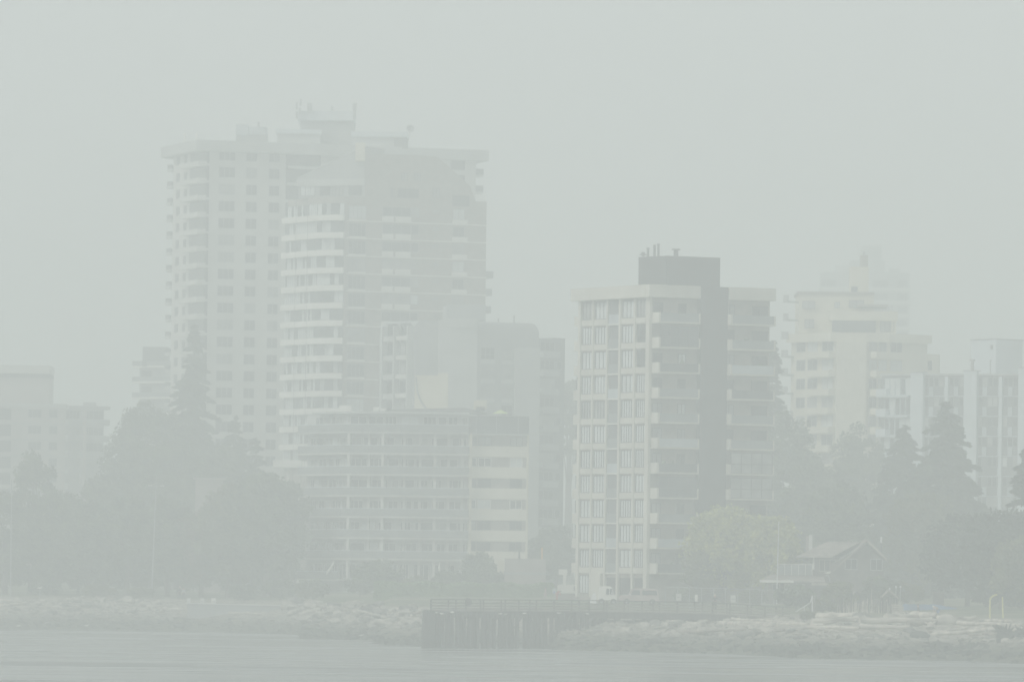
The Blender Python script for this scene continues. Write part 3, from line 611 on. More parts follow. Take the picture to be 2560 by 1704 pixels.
# ------------------------------------------------------------------ G and H: grey blocks behind the curved balcony building
def grey_mid():
    P0, P1, P2, P3 = XY(948, 900, 966), XY(1034, 900, 958), XY(1192, 900, 959), XY(1347, 900, 964)
    b = building('grey_apartment_block', 'mid grey apartment block with rounded roof shoulders and blank end wall', [P0, P1, P2, P3])
    zt0 = W(1192, 803, 959).z
    L = Face(P0, P1); Mi = Face(P1, P2); Rt = Face(P2, P3)
    pl = [P0, P1, P2, P3, (P3[0]-3, P3[1]+14), (P0[0]+4, P0[1]+14)]
    MB().prism(pl, 4, zt0-1.6).build('wall', M['grey'], b)
    tp = MB(); k = .7
    cx = sum(p[0] for p in pl)/6; cy = sum(p[1] for p in pl)/6
    prev = pl
    for i in range(4):
        a0, a1 = i*math.pi/8, (i+1)*math.pi/8
        r0 = [(x+(cx-x)/abs(cx-x+1e-6)*1.2*(1-math.cos(a0)), y) for x, y in pl]; r1 = [(x+(cx-x)/abs(cx-x+1e-6)*1.2*(1-math.cos(a1)), y) for x, y in pl]
        n = len(tp.v); tp.v += [(x, y, zt0-1.6+1.6*math.sin(a0)) for x, y in r0]+[(x, y, zt0-1.6+1.6*math.sin(a1)) for x, y in r1]
        for j in range(6): jj = (j+1) % 6; tp.f.append((n+j, n+jj, n+6+jj, n+6+j)); tp.m.append(0)
    n = len(tp.v)-6; tp.f.append(tuple(range(n, n+6))); tp.m.append(0); tp.build('roof', M['grey'], b)
    MB().fb(Mi, Mi.u(1095, 900), Mi.L, .02, .6, 5, zt0+.1).build('light_wall_panel', M['ltgrey'], b)
    MB().fb(Rt, Rt.u(1285, 900), Rt.L+.0, .02, .35, 5, Rt.z(1300, 868)).build('light_wall_panel', M['ltgrey'], b)
    rbox(1117, 1190, 797, 818, 957.8, 6).build('roof_box', M['ltgrey'], b)
    rbox(1116, 1214, 762, 800, 965, 6).build('plant_room', M['grey'], b)
    rbox(1107, 1117, 765, 800, 964.7, 6).build('plant_room', M['ltgrey'], b)
    st = 2.70
    for k in range(6):
        zc = Rt.z(1250, 868-0)-st*k
        if zc-st < 5: break
        for a, c in ((1201, 1236), (1254, 1282)):
            window(Rt, Rt.u(a, 900), Rt.u(c, 900), zc-1.75, zc, b, pick(('glass', 3), ('glassd', 2), ('curtain', 3)), nm=2 if a < 1230 else 1, trans=.4, t=.07, fr='grey')
            MB().fb(Rt, Rt.u(a, 900), Rt.u(c, 900), .0, .2, zc-2.35, zc-1.78).build('window_panel', M['ltgrey'], b)
        zl = L.z(1000, 853)-st*k
        MB().fb(L, L.u(970, 900), L.u(994, 900), .02, .8, zl, zl+.72).build('balcony', M['ltgrey'], b)
        MB().fb(L, L.u(1001, 900), L.u(1031, 900), .02, .8, zl+.1, zl+.72).build('balcony', M['offwhite'], b)
        window(L, L.u(970, 900), L.u(993, 900), zl+.8, zl+2.5, b, pick(('glassd', 3), ('glass', 3)), nm=1)
        window(L, L.u(1002, 900), L.u(1026, 900), zl+.8, zl+2.5, b, pick(('glass', 3), ('curtain', 2)), nm=1)
    for a in (965, 995, 1029): MB().fb(L, L.u(a, 900), L.u(a+3.2, 900), .0, .9, 5, L.z(1000, 815)).build('column', M['ltgrey'], b)
    for a, h in ((1246, 10), (1285, 18)):
        q = W(a, 803, 962); MB().cyl((q.x, q.y, zt0-.2), (q.x, q.y, zt0+h*.056), .12, .12, 6).build('flue', M['metal'], b)
    # cream stair tower that rises out of the curved block's roof
    x = building('cream_stair_tower', 'cream plastered stair tower rising behind the curved balcony roof', [P1, P2])
    a = W(1035, 1100, 906); c = W(1095, 938, 906); MB().box(a.x, c.x, 906, 912, 5, c.z).build('wall', M['cream'], x)
    a = W(1093, 1100, 905.6); c = W(1120, 932, 905.6); MB().box(a.x, c.x, 905.6, 911, 5, c.z).build('wall', M['cream'], x)
    dp = MB()
    for i in range(9):
        t0, t1 = i/9, (i+1)/9
        dp.cyl(W(1040+3*t0+22*t0**3, 942+78*t0, 905.8), W(1040+3*t1+22*t1**3, 942+78*t1, 905.8), .12, .12, 5)
    dp.build('downpipe', M['metal'], x)
    # H
    A, B_ = XY(1345, 900, 985), XY(1412, 900, 988)
    H = Face(A, B_); zt2 = W(1380, 845, 985).z
    h = building('dark_grey_block', 'narrow dark grey apartment block standing behind with stacked balconies', [A, B_])
    MB().prism([A, B_, (B_[0]-1, B_[1]+14), (A[0], A[1]+14)], 4, zt2-.2).build('wall', M['darkgrey'], h)
    MB().fb(H, H.u(1381, 900), H.L, -5, .05, zt2-.2, zt2+.1).build('parapet', M['darkgrey'], h)
    for k in range(13):
        z = H.z(1360, 893)-2.68*k
        if z < 5: break
        MB().fb(H, .2, H.u(1388, 900), .0, 1.1, z, z+.85).build('balcony', M['grey'], h)
        window(H, .3, H.u(1386, 900), z+.9, z+2.3, h, pick(('glassd', 3), ('curtain', 1)), nm=2, fr='grey')
        if R.random() < .5: window(H, H.u(1390, 900), H.u(1404, 900), z+1, z+2.2, h, 'glass', nm=0, fr='grey')
grey_mid()

# ------------------------------------------------------------------ A and B: far left
def far_left():
    P0, P1, P2 = XY(-60, 1100, 1118), XY(163, 1100, 1120), XY(259, 1100, 1123)
    F1 = Face(P0, P1); F2 = Face(P1, P2)
    b = building('pink_grey_block', 'pinkish grey low apartment block at the far left with flat roofed penthouse', [P0, P1, P2])
    zr = F1.z(100, 1009); zr2 = F2.z(210, 1015)
    MB().prism([P0, P1, (P1[0], P1[1]+16), (P0[0], P0[1]+16)], 4, zr).build('wall', M['pinkish'], b)
    MB().prism([P1, P2, (P2[0]-1, P2[1]+15), (P1[0]+.02, P1[1]+15)], 4, zr2).build('side_wall', M['grey'], b)
    MB().fb(F1, -.5, F1.L+.0, .0, .5, zr-.5, zr+.05).build('cornice', M['ltgrey'], b)
    MB().fb(F2, .0, F2.L+.5, .0, 1.5, zr2-.55, zr2+.02).build('cornice', M['grey'], b)
    rbox(208, 237, 1005, 1018, 1124, 4).build('roof_box', M['grey'], b)
    rbox(-60, 124, 941, 1009, 1124, 10).build('penthouse', M['pinkish'], b)
    rbox(-60, 124, 934, 942, 1123.6, 10.6).build('penthouse_cornice', M['darkgrey'], b)
    rbox(-60, 124, 913, 931, 1123, 12).build('penthouse_roof', M['offwhite'], b)
    st = 2.645
    for k in range(7):
        z = F1.z(90, 850+760/3.92)-st*k
        window(F1, F1.u(70, 1050), F1.u(104, 1050), z, z+1.4, b, 'glassd' if k != 0 else 'glass', nm=2, fr='grey')
        window(F1, F1.u(122, 1050), F1.u(144, 1050), z, z+1.4, b, 'glass', nm=1, fr='grey')
        MB().fb(F1, .0, F1.L, .0, .12, z-1.0, z-.8).build('slab_edge', M['grey'], b)
        MB().fb(F1, F1.u(-50, 1050), F1.u(28, 1050), .0, .06, z-.6, z+1.5).build('recess_glazing', M['glassd'], b)
        MB().fb(F1, F1.u(-50, 1050), F1.u(28, 1050), .0, .9, z-.9, z-.4).build('balcony', M['pinkish'], b)
        zz = z-1.1
        for a, c in ((164, 199), (209, 258)):
            window(F2, F2.u(a, 1050), F2.u(c, 1050), zz+1.0, zz+2.45, b, pick(('glass', 2), ('curtain', 2)), nm=3, fr='grey')
        MB().fb(F2, .0, F2.L+.5, .05, 1.4, zz+.0, zz+.95).build('balcony', M['grey'], b)
    MB().fb(F2, F2.u(200, 1050), F2.u(208, 1050), .0, 1.5, 4, zr2-.6).build('column', M['pinkish'], b)
    # B
    A, B_ = XY(349, 950, 1152), XY(440, 950, 1146); F = Face(A, B_)
    b = building('small_far_block', 'small pale apartment block half hidden behind the tallest tower at its left', [A, B_])
    z1 = F.z(390, 914)
    MB().prism([A, B_, (B_[0]+2, B_[1]+12), (A[0]+2, A[1]+12)], 4, z1).build('wall', M['grey'], b)
    rbox(356, 420, 867, 915, 1149, 6).build('penthouse', M['darkgrey'], b)
    MB().fb(F, F.u(380, 890), F.u(392, 890), -2, .0, z1, F.z(380, 882)).build('penthouse_door', M['white'], b)
    for k in range(7):
        z = z1-.3-2.64*k
        MB().fb(F, -.5, F.L, .0, 1.3, z, z+.3).build('balcony', M['white'], b)
        MB().fb(F, -.5, F.L, 1.1, 1.28, z+.3, z+1.1).build('balcony_railing', M['rail'], b)
        if k: window(F, .5, 3.0, z+.4, z+2.2, b, 'glass', nm=2)
far_left()

# ------------------------------------------------------------------ I, J, K: right background
def cream_block():
    P = [XY(1978, 900, 1006), XY(2085, 900, 998), XY(2166, 900, 998.5), XY(2215, 900, 999), XY(2318, 900, 1004)]
    b = building('cream_terraced_block', 'cream stucco apartment block stepping up in terraces to a square lift tower', P)
    F = [Face(P[i], P[i+1]) for i in range(4)]
    pl = P+[(P[4][0]-2, P[4][1]+16), (P[0][0]+4, P[0][1]+16)]
    zc = W(2100, 838, 998).z
    MB().prism(pl, 4, zc-.9).build('wall', M['cream'], b)
    pr = MB(); strip(pr, P, -2, 1.0, zc-.9, zc+.35); pr.build('parapet', M['cream'], b)
    MB().fb(F[1], .2, F[1].L-.2, .0, 1.3, 4, zc-.92).build('blank_bay', M['cream'], b)
    # upper storeys
    a = XY(1975, 760, 1008); c = XY(2140, 760, 1003)
    rbox(1996, 2185, 733, 835, 1006, 12).build('upper_storey', M['cream'], b)
    rbox(1994, 2186, 730, 735, 1005.7, 13).build('upper_cornice', M['tan'], b)
    rbox(2074, 2245, 778, 800, 1000.5, 10).build('terrace_parapet', M['cream'], b)
    rbox(2080, 2240, 800, 836, 1001.5, 9).build('sunroom_wall', M['cream'], b)
    f2 = Face(XY(2078, 815, 1001.3), XY(2245, 815, 1001.6))
    window(f2, f2.u(2080, 815), f2.u(2189, 815), f2.z(2120, 830), f2.z(2120, 796), b, 'glass', n=.02, nm=4, pane=True)
    window(f2, f2.u(2200, 815), f2.u(2235, 815), f2.z(2220, 830), f2.z(2220, 799), b, 'curtain', n=.02, nm=2)
    rbox(2146, 2220, 761, 766, 1001, 7).build('pergola_roof', M['tan'], b)
    for i in range(6):
        q = W(2190+i*8, 775, 1002); MB().cyl((q.x, q.y, zc+3.0), (q.x, q.y, q.z+.3+.2*(i % 3)), .07, .07, 5).build('terrace_post', M['metal'], b)
    f3 = Face(XY(1996, 760, 1005.6), XY(2185, 760, 1005.6))
    for a_, c_, y0, y1, k in ((2006, 2038, 752, 772, 'curtain'), (2086, 2100, 755, 770, 'blind'), (2122, 2160, 750, 770, 'curtain'), (2012, 2036, 798, 820, 'curtain')):
        window(f3, f3.u(a_, 760), f3.u(c_, 760), f3.z(a_, y1), f3.z(a_, y0), b, k, nm=1)
    rbox(2127, 2172, 667, 732, 1008, 6).build('lift_tower', M['cream'], b)
    rbox(2128, 2144, 716, 731, 1007.8, .3).build('lift_tower_door', M['glass'], b)
    rbox(2152, 2170, 638, 667, 1010, 3).build('lift_tower_cap', M['tan'], b)
    q = W(2160, 640, 1010); MB().cyl((q.x, q.y, q.z), (q.x, q.y, q.z+.7), .2, .15, 6).build('flue', M['metal'], b)
    # left metal balconies
    for k in range(9):
        z = zc+5.0-2.75*k*.98
        m = MB(); m.fb(F[0], -1.0 if k > 1 else -.6, .6, -1.6, 1.2, z, z+.22); m.fb(F[0], -1.0 if k > 1 else -.6, .5, 1.0, 1.1, z+.22, z+1.1); m.build('side_balcony', M['grey'], b)
    st = 2.75; zb0 = F[0].z(2040, 895.7)
    for k in range(9):
        z = zb0-st*k
        if z < 5: break
        for (i, a_, c_) in ((0, 2010, 2095), (3, 2190, 2266)):
            G_ = F[0] if i == 0 else F[3]
            u0 = G_.u(a_, 900, 1.2) ; u1 = G_.u(c_, 900, 1.2)
            o = MB(); o.fb(G_, u0, min(u1, G_.L+.4), .0, 1.3, z, z+.95); o.build('balcony', M['cream'], b)
        for G_, a_, c_ in ((F[0], 1992, 2014), (F[0], 2020, 2044), (F[0], 2056, 2084), (F[3], 2172, 2192), (F[3], 2196, 2216), (F[3], 2226, 2254)):
            ua, uc = G_.u(a_, 900), G_.u(c_, 900)
            if a_ in (2172, 2196): G_ = F[2] if a_ == 2172 else F[3]; ua, uc = G_.u(a_, 900), G_.u(c_, 900)
            window(G_, ua, uc, z+.98, z+2.6, b, pick(('glassd', 3), ('glass', 3), ('curtain', 2), ('blind', 1)), nm=1, fr='ltgrey')
    MB().prism([XY(2318, 900, 1005), XY(2350, 900, 1008), XY(2350, 900, 1015), XY(2318, 900, 1015)], 4, W(2330, 884, 1005).z).build('side_wing', M['cream'], b)
    for k in range(3): 
        f4 = Face(XY(2318, 900, 1005), XY(2350, 900, 1008)); z = W(2330, 884, 1005).z-1-2.75*k
        window(f4, .2, 1.2, z-1.4, z, b, 'glass', nm=0)
cream_block()
def ghost():
    D = 1520
    a, c = XY(2050, 700, D), XY(2275, 700, D+4); F = Face(a, c)
    b = building('fogbound_tower', 'faint pale tower nearly lost in fog behind the cream terraced block', [a, c])
    def bx(x0, x1, y, dd=0, nm='wall'): rbox(x0, x1, y, 1300, D+dd, 14).build(nm, M['grey'], b)
    bx(2050, 2275, 682); bx(2122, 2212, 652, 1); bx(2150, 2204, 615, 2)
    rbox(2144, 2147, 604, 640, D+3, .5).build('mast', M['metal'], b); rbox(2090, 2130, 664, 684, D+1, 6).build('roof_box', M['ltgrey'], b)
    rbox(2225, 2250, 672, 684, D+1, 6).build('roof_box', M['grey'], b)
    g = Face(XY(2050, 700, D-.05), XY(2275, 700, D-.05))
    for k in range(14):
        z = g.z(2150, 700)-2.9*k
        for (x0, x1) in ((2053, 2090), (2180, 2220), (2244, 2268)): window(g, g.u(x0, 700), g.u(x1, 700), z-1.5, z, b, 'glassd', nm=2)
        MB().fb(g, .2, g.L, .0, 1.0, z-2.5, z-1.7).build('balcony', M['offwhite'], b)
ghost()
def blue_block():
    P0, P1, P2 = XY(2204, 1000, 941), XY(2293, 1000, 937), XY(2620, 1000, 929)
    b = building('pale_blue_column_block', 'pale blue apartment block with tall white columns and dark glazed bays', [P0, P1, P2])
    F1 = Face(P0, P1); F2 = Face(P1, P2)
    zr = F2.z(2400, 938)
    MB().prism([P0, P1, P2, (P2[0], P2[1]+16), (P0[0]+2, P0[1]+16)], 4, zr).build('wall', M['darkgrey'], b)
    rf = MB(); strip(rf, [F1.pt(.0), F1.pt(F1.L), F2.pt(F2.L)], -4, .5, zr, zr+.25); rf.build('roof', M['ltgrey'], b)
    for a, c, yt in ((2278, 2309, 932), (2411, 2443, 928), (2547, 2600, 920)):
        z_ = F2.z(a, yt); MB().fb(F2, F2.u(a, 1000, .6), F2.u(c, 1000, .6), .0, .9, 4, z_).build('column', M['bluewhite'], b)
        MB().fb(F2, F2.u(a, 1000, .6)-.1, F2.u(c, 1000, .6)+.1, -.5, 1.0, z_, z_+.14).build('column_cap', M['grey'], b)
    st = 2.735; zt0 = F2.z(2480, 966)
    for k in range(12):
        z = zt0-st*k
        if z < 5: break
        for a, c in ((2310, 2410), (2444, 2546)):
            u0, u1 = F2.u(a, 1000), F2.u(c, 1000)
            MB().fb(F2, u0, u1, .0, .3, z-1.35, z-1.27).build('slab_edge', M['bluewhite'], b)
            n = 8
            for i in range(n):
                ua = u0+(u1-u0)*i/n; ub = u0+(u1-u0)*(i+1)/n
                if i % 8 in (1, 4, 6) and (k+i) % 5: MB().fb(F2, ua+.04, ub-.04, .1, .24, z-1.25, z-.05).build('infill_panel', M['railblue'], b)
                if i in (0, 2, 3, 5, 7) or k % 3 == 0:
                    window(F2, ua+.03, ub-.03, z+.0, z+1.3, b, pick(('glass', 3), ('glassd', 3), ('curtain', 3), ('blind', 1)), nm=0, t=.05, fr='metal') if (k < 9) else None
            MB().fb(F2, u0+(u1-u0)*.54, u0+(u1-u0)*.62, .0, .4, z-1.3, z+1.35).build('mullion_post', M['bluewhite'], b)
        u0, u1 = F1.u(2212, 1000), F1.u(2278, 1000)
        MB().fb(F1, -.3, u1, .0, .8, z-1.45, z-1.2).build('slab_edge', M['bluewhite'], b)
        MB().fb(F1, -.3, F1.u(2224, 1000), .1, .9, z-1.4, z-.3).build('balcony_panel', M['bluewhite'], b)
        for i in range(5): window(F1, u0+(u1-u0)*i/5+.05, u0+(u1-u0)*(i+1)/5-.05, z-1.15, z+1.2, b, pick(('glass', 3), ('blind', 2)), nm=0, t=.06, fr='bluewhite')
    p = Face(XY(2427, 900, 944), XY(2490, 900, 939)); p2 = Face(XY(2490, 900, 939), XY(2556, 900, 942))
    zp = p.z(2480, 849)
    MB().prism([p.pt(0), p.pt(p.L), p2.pt(p2.L), (p2.pt(p2.L)[0]-1, 950)], zr+.2, zp).build('plant_room', M['bluewhite'], b)
    MB().prism([p.pt(-.1, .1), p.pt(p.L, .1), p2.pt(p2.L+.1, .1), (p2.pt(p2.L)[0]-1, 950.2)], zp, zp+.12).build('plant_room_roof', M['darkgrey'], b)
    window(p, p.u(2477, 868), p.u(2483, 868), p.z(2480, 873), p.z(2480, 862), b, 'glassd', nm=0)
    for px, m, w_ in ((2431, 'pink', .22), (2476, 'metal', .08)):
        q = W(px, 925, 934); MB().cyl((q.x, q.y, zr+.2), (q.x, q.y, zr+2.1), w_, w_, 8).cyl((q.x, q.y, zr+2.0), (q.x, q.y, zr+2.2), w_*1.5+.05, w_*1.5+.05, 8).build('flue', M[m], b)
blue_block()

# small structures seen through the trees on the left
def small_left():
    a = W(488, 1240, 935); c = W(554, 1198, 935)
    b = thing('garden_house', 'small pinkish walled house showing through the trees below the tallest tower', 'house', (a.x, 935, 5.0))
    MB().box(a.x, c.x, 935, 941, 4.5, c.z).build('wall', M['pink'], b); MB().box(a.x-.3, c.x+.3, 934.7, 941.3, c.z, c.z+.2).build('roof', M['pinkish'], b)
    a = W(682, 1167, 930); c = W(752, 1150, 930)
    b = thing('entrance_canopy', 'flat white entrance canopy on a post left of the curved balcony block', 'canopy', (a.x, 930, 5.2))
    MB().box(a.x, c.x, 930, 936, a.z, c.z).build('canopy_slab', M['white'], b)
    p = W(720, 1180, 931); MB().box(p.x-.18, p.x+.18, 931, 931.4, 4.8, a.z).build('post', M['white'], b)
    MB().box(c.x-.4, c.x-.1, 935, 935.4, 4.8, a.z).build('post', M['white'], b)
small_left()
# ------------------------------------------------------------------ trees
NR = np.random.default_rng(11)
def leaf_mesh(name, P, size, mat_, parent, flat=0.0, dirs=None, elong=1.6):
    n = len(P); a = NR.normal(size=(n, 3)) if dirs is None else dirs+NR.normal(size=(n, 3))*.35
    a /= np.linalg.norm(a, axis=1)[:, None]+1e-9
    b = NR.normal(size=(n, 3)); b[:, 2] *= (1-flat); b -= (b*a).sum(1)[:, None]*a; b /= np.linalg.norm(b, axis=1)[:, None]+1e-9
    s = size*NR.uniform(.6, 1.35, (n, 1)); A = a*s*elong*.5; B = b*s*.5
    V = np.empty((n, 4, 3)); V[:, 0] = P-A; V[:, 1] = P-B*.8+A*.1; V[:, 2] = P+A; V[:, 3] = P+B*.8+A*.1
    me = bpy.data.meshes.new(name); me.vertices.add(n*4); me.vertices.foreach_set('co', V.astype(np.float32).ravel())
    me.loops.add(n*4); me.loops.foreach_set('vertex_index', np.arange(n*4, dtype=np.int32))
    me.polygons.add(n); me.polygons.foreach_set('loop_start', np.arange(0, n*4, 4, dtype=np.int32)); me.polygons.foreach_set('loop_total', np.full(n, 4, dtype=np.int32))
    me.materials.append(mat_); me.update(); me.validate()
    o = bpy.data.objects.new(name, me); C.objects.link(o); o.parent = parent; return o
def conifer(px, ptop, D, rad, label, mname='conifer', zb=None, dens=1.0, lean=0, shape=.85, group='conifers along the waterfront'):
    t = W(px, ptop, D); base = on(px, D) if zb is None else Vector((t.x, t.y, zb)); base.x = t.x-lean
    H = t.z-base.z; o = thing('conifer', label, 'tree', base, group)
    tr = MB(); tr.tube([(0, 0, -.3), (lean*.5, 0, H*.5), (lean, 0, H*.98)], [.035*rad+.16*H/14, .1*H/14, .02], 8)
    for i in range(0, 14):
        h = H*(.12+.8*i/14); a = R.uniform(0, 6.28); L_ = rad*(1-h/H)**shape*.7; tr.cyl((lean*h/H, 0, h), (lean*h/H+L_*math.cos(a), L_*math.sin(a), h-.1*L_), .05, .02, 4)
    LOC[o.name] = Vector((0, 0, 0)); tk = tr.build('trunk', M['bark'], o)
    nb = int(max(60, 6.5*H)*dens); P = []; DR = []
    for i in range(nb):
        f = NR.uniform(.06, .995)**.9; h = H*f; az = NR.uniform(0, 2*math.pi)
        clump = .88+.4*noise.noise(Vector((math.cos(az)*1.3, math.sin(az)*1.3, h*.45+px)))
        L_ = rad*1.08*(1-f)**(shape*.55+.5)*NR.uniform(.5, 1.2)*clump+.25
        k = max(9, int(L_*30*dens)); tt = NR.uniform(.12, 1, k)**.75
        dr = .3+.3*(1-f); up = .12
        x = lean*f+np.cos(az)*L_*tt; y = np.sin(az)*L_*tt; z = h-dr*L_*tt**1.5+up*L_*tt
        wd = .085*L_*(1.05-tt)+.09
        pts = np.stack([x, y, z], 1)+NR.normal(size=(k, 3))*np.stack([wd, wd, wd*.45], 1)
        P.append(pts); DR.append(np.tile([math.cos(az), math.sin(az), -.25], (k, 1)))
    leaf_mesh('crown', np.concatenate(P), .42, M[mname], o, dirs=np.concatenate(DR), elong=2.0)
    return o
def broadleaf(px, ptop, D, rx, label, mname='leaf', hz=None, ncl=70, group=None, ry=None, lumps=1.0, zb=None, size=.36, per=95, cat='tree', nm='broadleaf_tree'):
    t = W(px, ptop, D); base = on(px, D); base.x = t.x; H = t.z-base.z; ry = ry or rx*.9
    rz = (hz or H*.88)/2; cz = H-rz; o = thing(nm, label, cat, base, group); LOC[o.name] = Vector((0, 0, 0))
    tr = MB(); tr.tube([(0, 0, -.3), (.1, 0, H*.25), (-.1, 0, H*.5)], [.03*H, .022*H, .012*H], 8)
    P = []
    for i in range(ncl):
        while True:
            v = NR.uniform(-1, 1, 3); r = np.linalg.norm(v)
            if .25 < r < 1: break
        v = v/r*(.35+.65*r**.5) if i % 3 else v
        if v[2] < -.5 and NR.random() < .4: v[2] *= .5
        c = np.array([v[0]*rx*.86, v[1]*ry*.86, cz+v[2]*rz*.86])
        cr = lumps*NR.uniform(.13, .27)*min(rx, rz)*1.15+.25
        k = int(per*(cr/1.2)**1.3*1.0)+20; q = NR.normal(size=(k, 3)); q /= np.linalg.norm(q, axis=1)[:, None]
        q *= (NR.uniform(.25, 1.12, (k, 1)))**.6; q[:, 2] *= .8; P.append(c+q*cr)
        if i % 4 == 0: tr.cyl((-.05, 0, H*.3+.15*i/ncl*H), tuple(c), .008*H, .02, 4)
    tr.build('trunk', M['bark'], o)
    leaf_mesh('crown', np.concatenate(P), size, M[mname], o); return o

conifer(487, 812, 1000, 10.5, 'tallest dark conifer with a broad spreading skirt in front of the tallest tower', dens=1.5, shape=.9)
conifer(640, 1095, 960, 5.2, 'rounded conifer between the garden house and the curved balcony block', dens=1.3, shape=.6)
conifer(590, 1040, 975, 6.2, 'ragged conifer just left of the entrance canopy below the tallest tower', dens=1.2, shape=.65)
GT = 'broadleaf trees behind the left beach'
broadleaf(372, 985, 985, 5.4, 'high dark tree whose crown climbs toward the tallest tower from the left', ncl=100, group=GT, hz=20)
broadleaf(318, 1060, 975, 4.8, 'dark stepped tree beside the gap right of the pink grey block', ncl=80, group=GT)
broadleaf(262, 1165, 965, 4.0, 'lower dark tree right under the corner of the pink grey block', ncl=70, group=GT)
broadleaf(440, 1080, 965, 5.6, 'wide dark tree at the foot of the tallest conifer', ncl=100, group=GT)
broadleaf(545, 1100, 962, 5.2, 'dark rounded tree right of the tallest conifer', ncl=90, group=GT)
broadleaf(90, 1118, 915, 3.5, 'domed dark tree in front of the pink grey block', ncl=80, group=GT, hz=16)
broadleaf(15, 1215, 905, 3.6, 'dark tree cut by the left edge behind the tall thin lamp post', ncl=70, group=GT)
broadleaf(150, 1225, 905, 4.2, 'low spreading dark tree right of the domed tree', ncl=80, group=GT)
broadleaf(222, 1250, 902, 4.2, 'low dark tree midway between the two tall lamp posts', ncl=80, group=GT)
broadleaf(320, 1240, 900, 4.6, 'broad tree just left of the leaning lamp post', ncl=90, group=GT)
broadleaf(420, 1235, 898, 4.6, 'broad tree just right of the leaning lamp post', 'leaf', ncl=90, group=GT)
broadleaf(505, 1265, 896, 3.6, 'thin browning tree below the garden house', 'leafbrown', ncl=50, group=GT)
broadleaf(575, 1205, 893, 4.6, 'olive tinted tree left of the big domed tree', 'leafolive', ncl=90, group=GT)
broadleaf(668, 1172, 890, 5.6, 'big domed tree overlapping the left end of the curved balcony block', 'leaf', ncl=130, group=GT)
broadleaf(715, 1180, 893, 2.6, 'slim olive tree hiding the left corner of the curved balcony block', 'leafolive', ncl=50, group=GT)
# behind and right of the concrete tower
broadleaf(1392, 1312, 930, 3.2, 'dim low tree between the stucco end and the concrete tower', ncl=60)
broadleaf(1350, 1345, 900, 2.6, 'lower dark tree behind the retaining wall', ncl=60)
broadleaf(1425, 938, 1090, 2.6, 'faint far tree rising left of the concrete tower', ncl=60, hz=14)
conifer(1932, 850, 905, 3.8, 'tall faint conifer hugging the right side of the concrete tower', dens=1.3, shape=.45)
broadleaf(1965, 1000, 890, 4.2, 'tall faint tree in front of the cream block at its left', 'leaf', ncl=100, hz=22)
broadleaf(2035, 1105, 880, 4.4, 'faint tree in the gap under the cream block', ncl=90)
broadleaf(2150, 1042, 930, 4.0, 'faint tree right of the cream blank bay', ncl=90, hz=18)
broadleaf(2105, 1135, 910, 3.8, 'faint broad tree below the cream blank bay', ncl=80)
conifer(2262, 1062, 830, 6.6, 'flat topped conifer left of the great conifer', dens=1.4, shape=.45)
conifer(2205, 1185, 835, 4.6, 'smaller conifer behind the shingled house', dens=1.2, shape=.6)
conifer(2366, 1004, 800, 10.0, 'great dark conifer in front of the pale blue block', dens=1.9, shape=.75)
conifer(2568, 1120, 705, 5.0, 'dark conifer cut off by the right edge', dens=1.5, shape=.7)
broadleaf(1985, 1215, 850, 4.6, 'dim tree behind the shingled house chimney', ncl=90)
broadleaf(2090, 1205, 815, 4.6, 'dim tree above the ridge of the shingled house', 'leaf', ncl=90)
broadleaf(2305, 1230, 780, 4.6, 'broad green tree right of the shingled house gable', 'leafolive', ncl=90)
broadleaf(2420, 1285, 715, 5.0, 'dark spreading tree behind the blue tarpaulin', 'leafdark', ncl=110)
broadleaf(2505, 1275, 690, 4.6, 'darkest rounded tree above the bent yellow pipes', 'leafdark', ncl=120)
broadleaf(2565, 1330, 680, 3.4, 'olive leaved bush tree at the right edge', 'leafolive', ncl=70)
broadleaf(1812, 1260, 745, 4.3, 'yellowing round tree at the foot of the concrete tower', 'leafyellow', ncl=150, hz=9.4, size=.3)
broadleaf(1925, 1285, 742, 3.4, 'yellow topped tree beside the white flag pole', 'leafyellow', ncl=110, hz=8, size=.3)
broadleaf(1860, 1268, 760, 3.0, 'greener tree between the two yellowing trees', 'leafolive', ncl=80)
broadleaf(1745, 1375, 742, 2.0, 'small olive tree at the left foot of the yellowing tree', 'leafolive', ncl=45, size=.28)
# shrubs and hedges
def bush(px, ptop, D, r, label, m='leaf', ncl=40, grp='shrubs along the bank', ry=None): return broadleaf(px, ptop, D, r, label, m, ncl=ncl, group=grp, cat='shrub', nm='shrub', size=.26, per=110, ry=ry)
bush(950, 1400, 845, 3.6, 'large domed shrub under the middle of the curved balcony block', ncl=60)
bush(900, 1440, 843, 1.8, 'small shrub left of the large domed shrub')
bush(1198, 1378, 842, 2.5, 'tall domed shrub beneath the stucco end', ncl=60)
bush(1120, 1425, 842, 2.2, 'low shrub left of the shrub beneath the stucco end')
bush(1240, 1420, 840, 1.6, 'round shrub touching the retaining wall')
bush(1040, 1438, 838, 1.8, 'pale low shrub before the ground floor terraces', 'leafolive')
bush(780, 1450, 846, 2.4, 'low shrub at the left foot of the curved balcony block', 'leafolive')
bush(2100, 1455, 690, 1.8, 'leafy shrub below the house balcony', 'leafolive')
bush(1990, 1462, 700, 2.3, 'shrub hiding the lower wall of the shingled house')
bush(2055, 1500, 682, 1.2, 'green shrub at the landward end of the pier', 'leafolive')
bush(2022, 1532, 668, .8, 'low green bush where the pier meets the beach', 'leafolive')
bush(2200, 1440, 720, 2.2, 'shrub in front of the house gable wall')
bush(2260, 1455, 722, 2.4, 'shrub between the house and the brown kiosk', 'leafolive')
bush(2475, 1470, 700, 2.2, 'dark shrub behind the bent yellow pipes', 'leafdark', ncl=50)
bush(2550, 1460, 690, 2.6, 'dark shrub at the right edge of the lawn', 'leafdark', ncl=50)
bush(1715, 1470, 744, 1.4, 'small shrub behind the mesh fence')
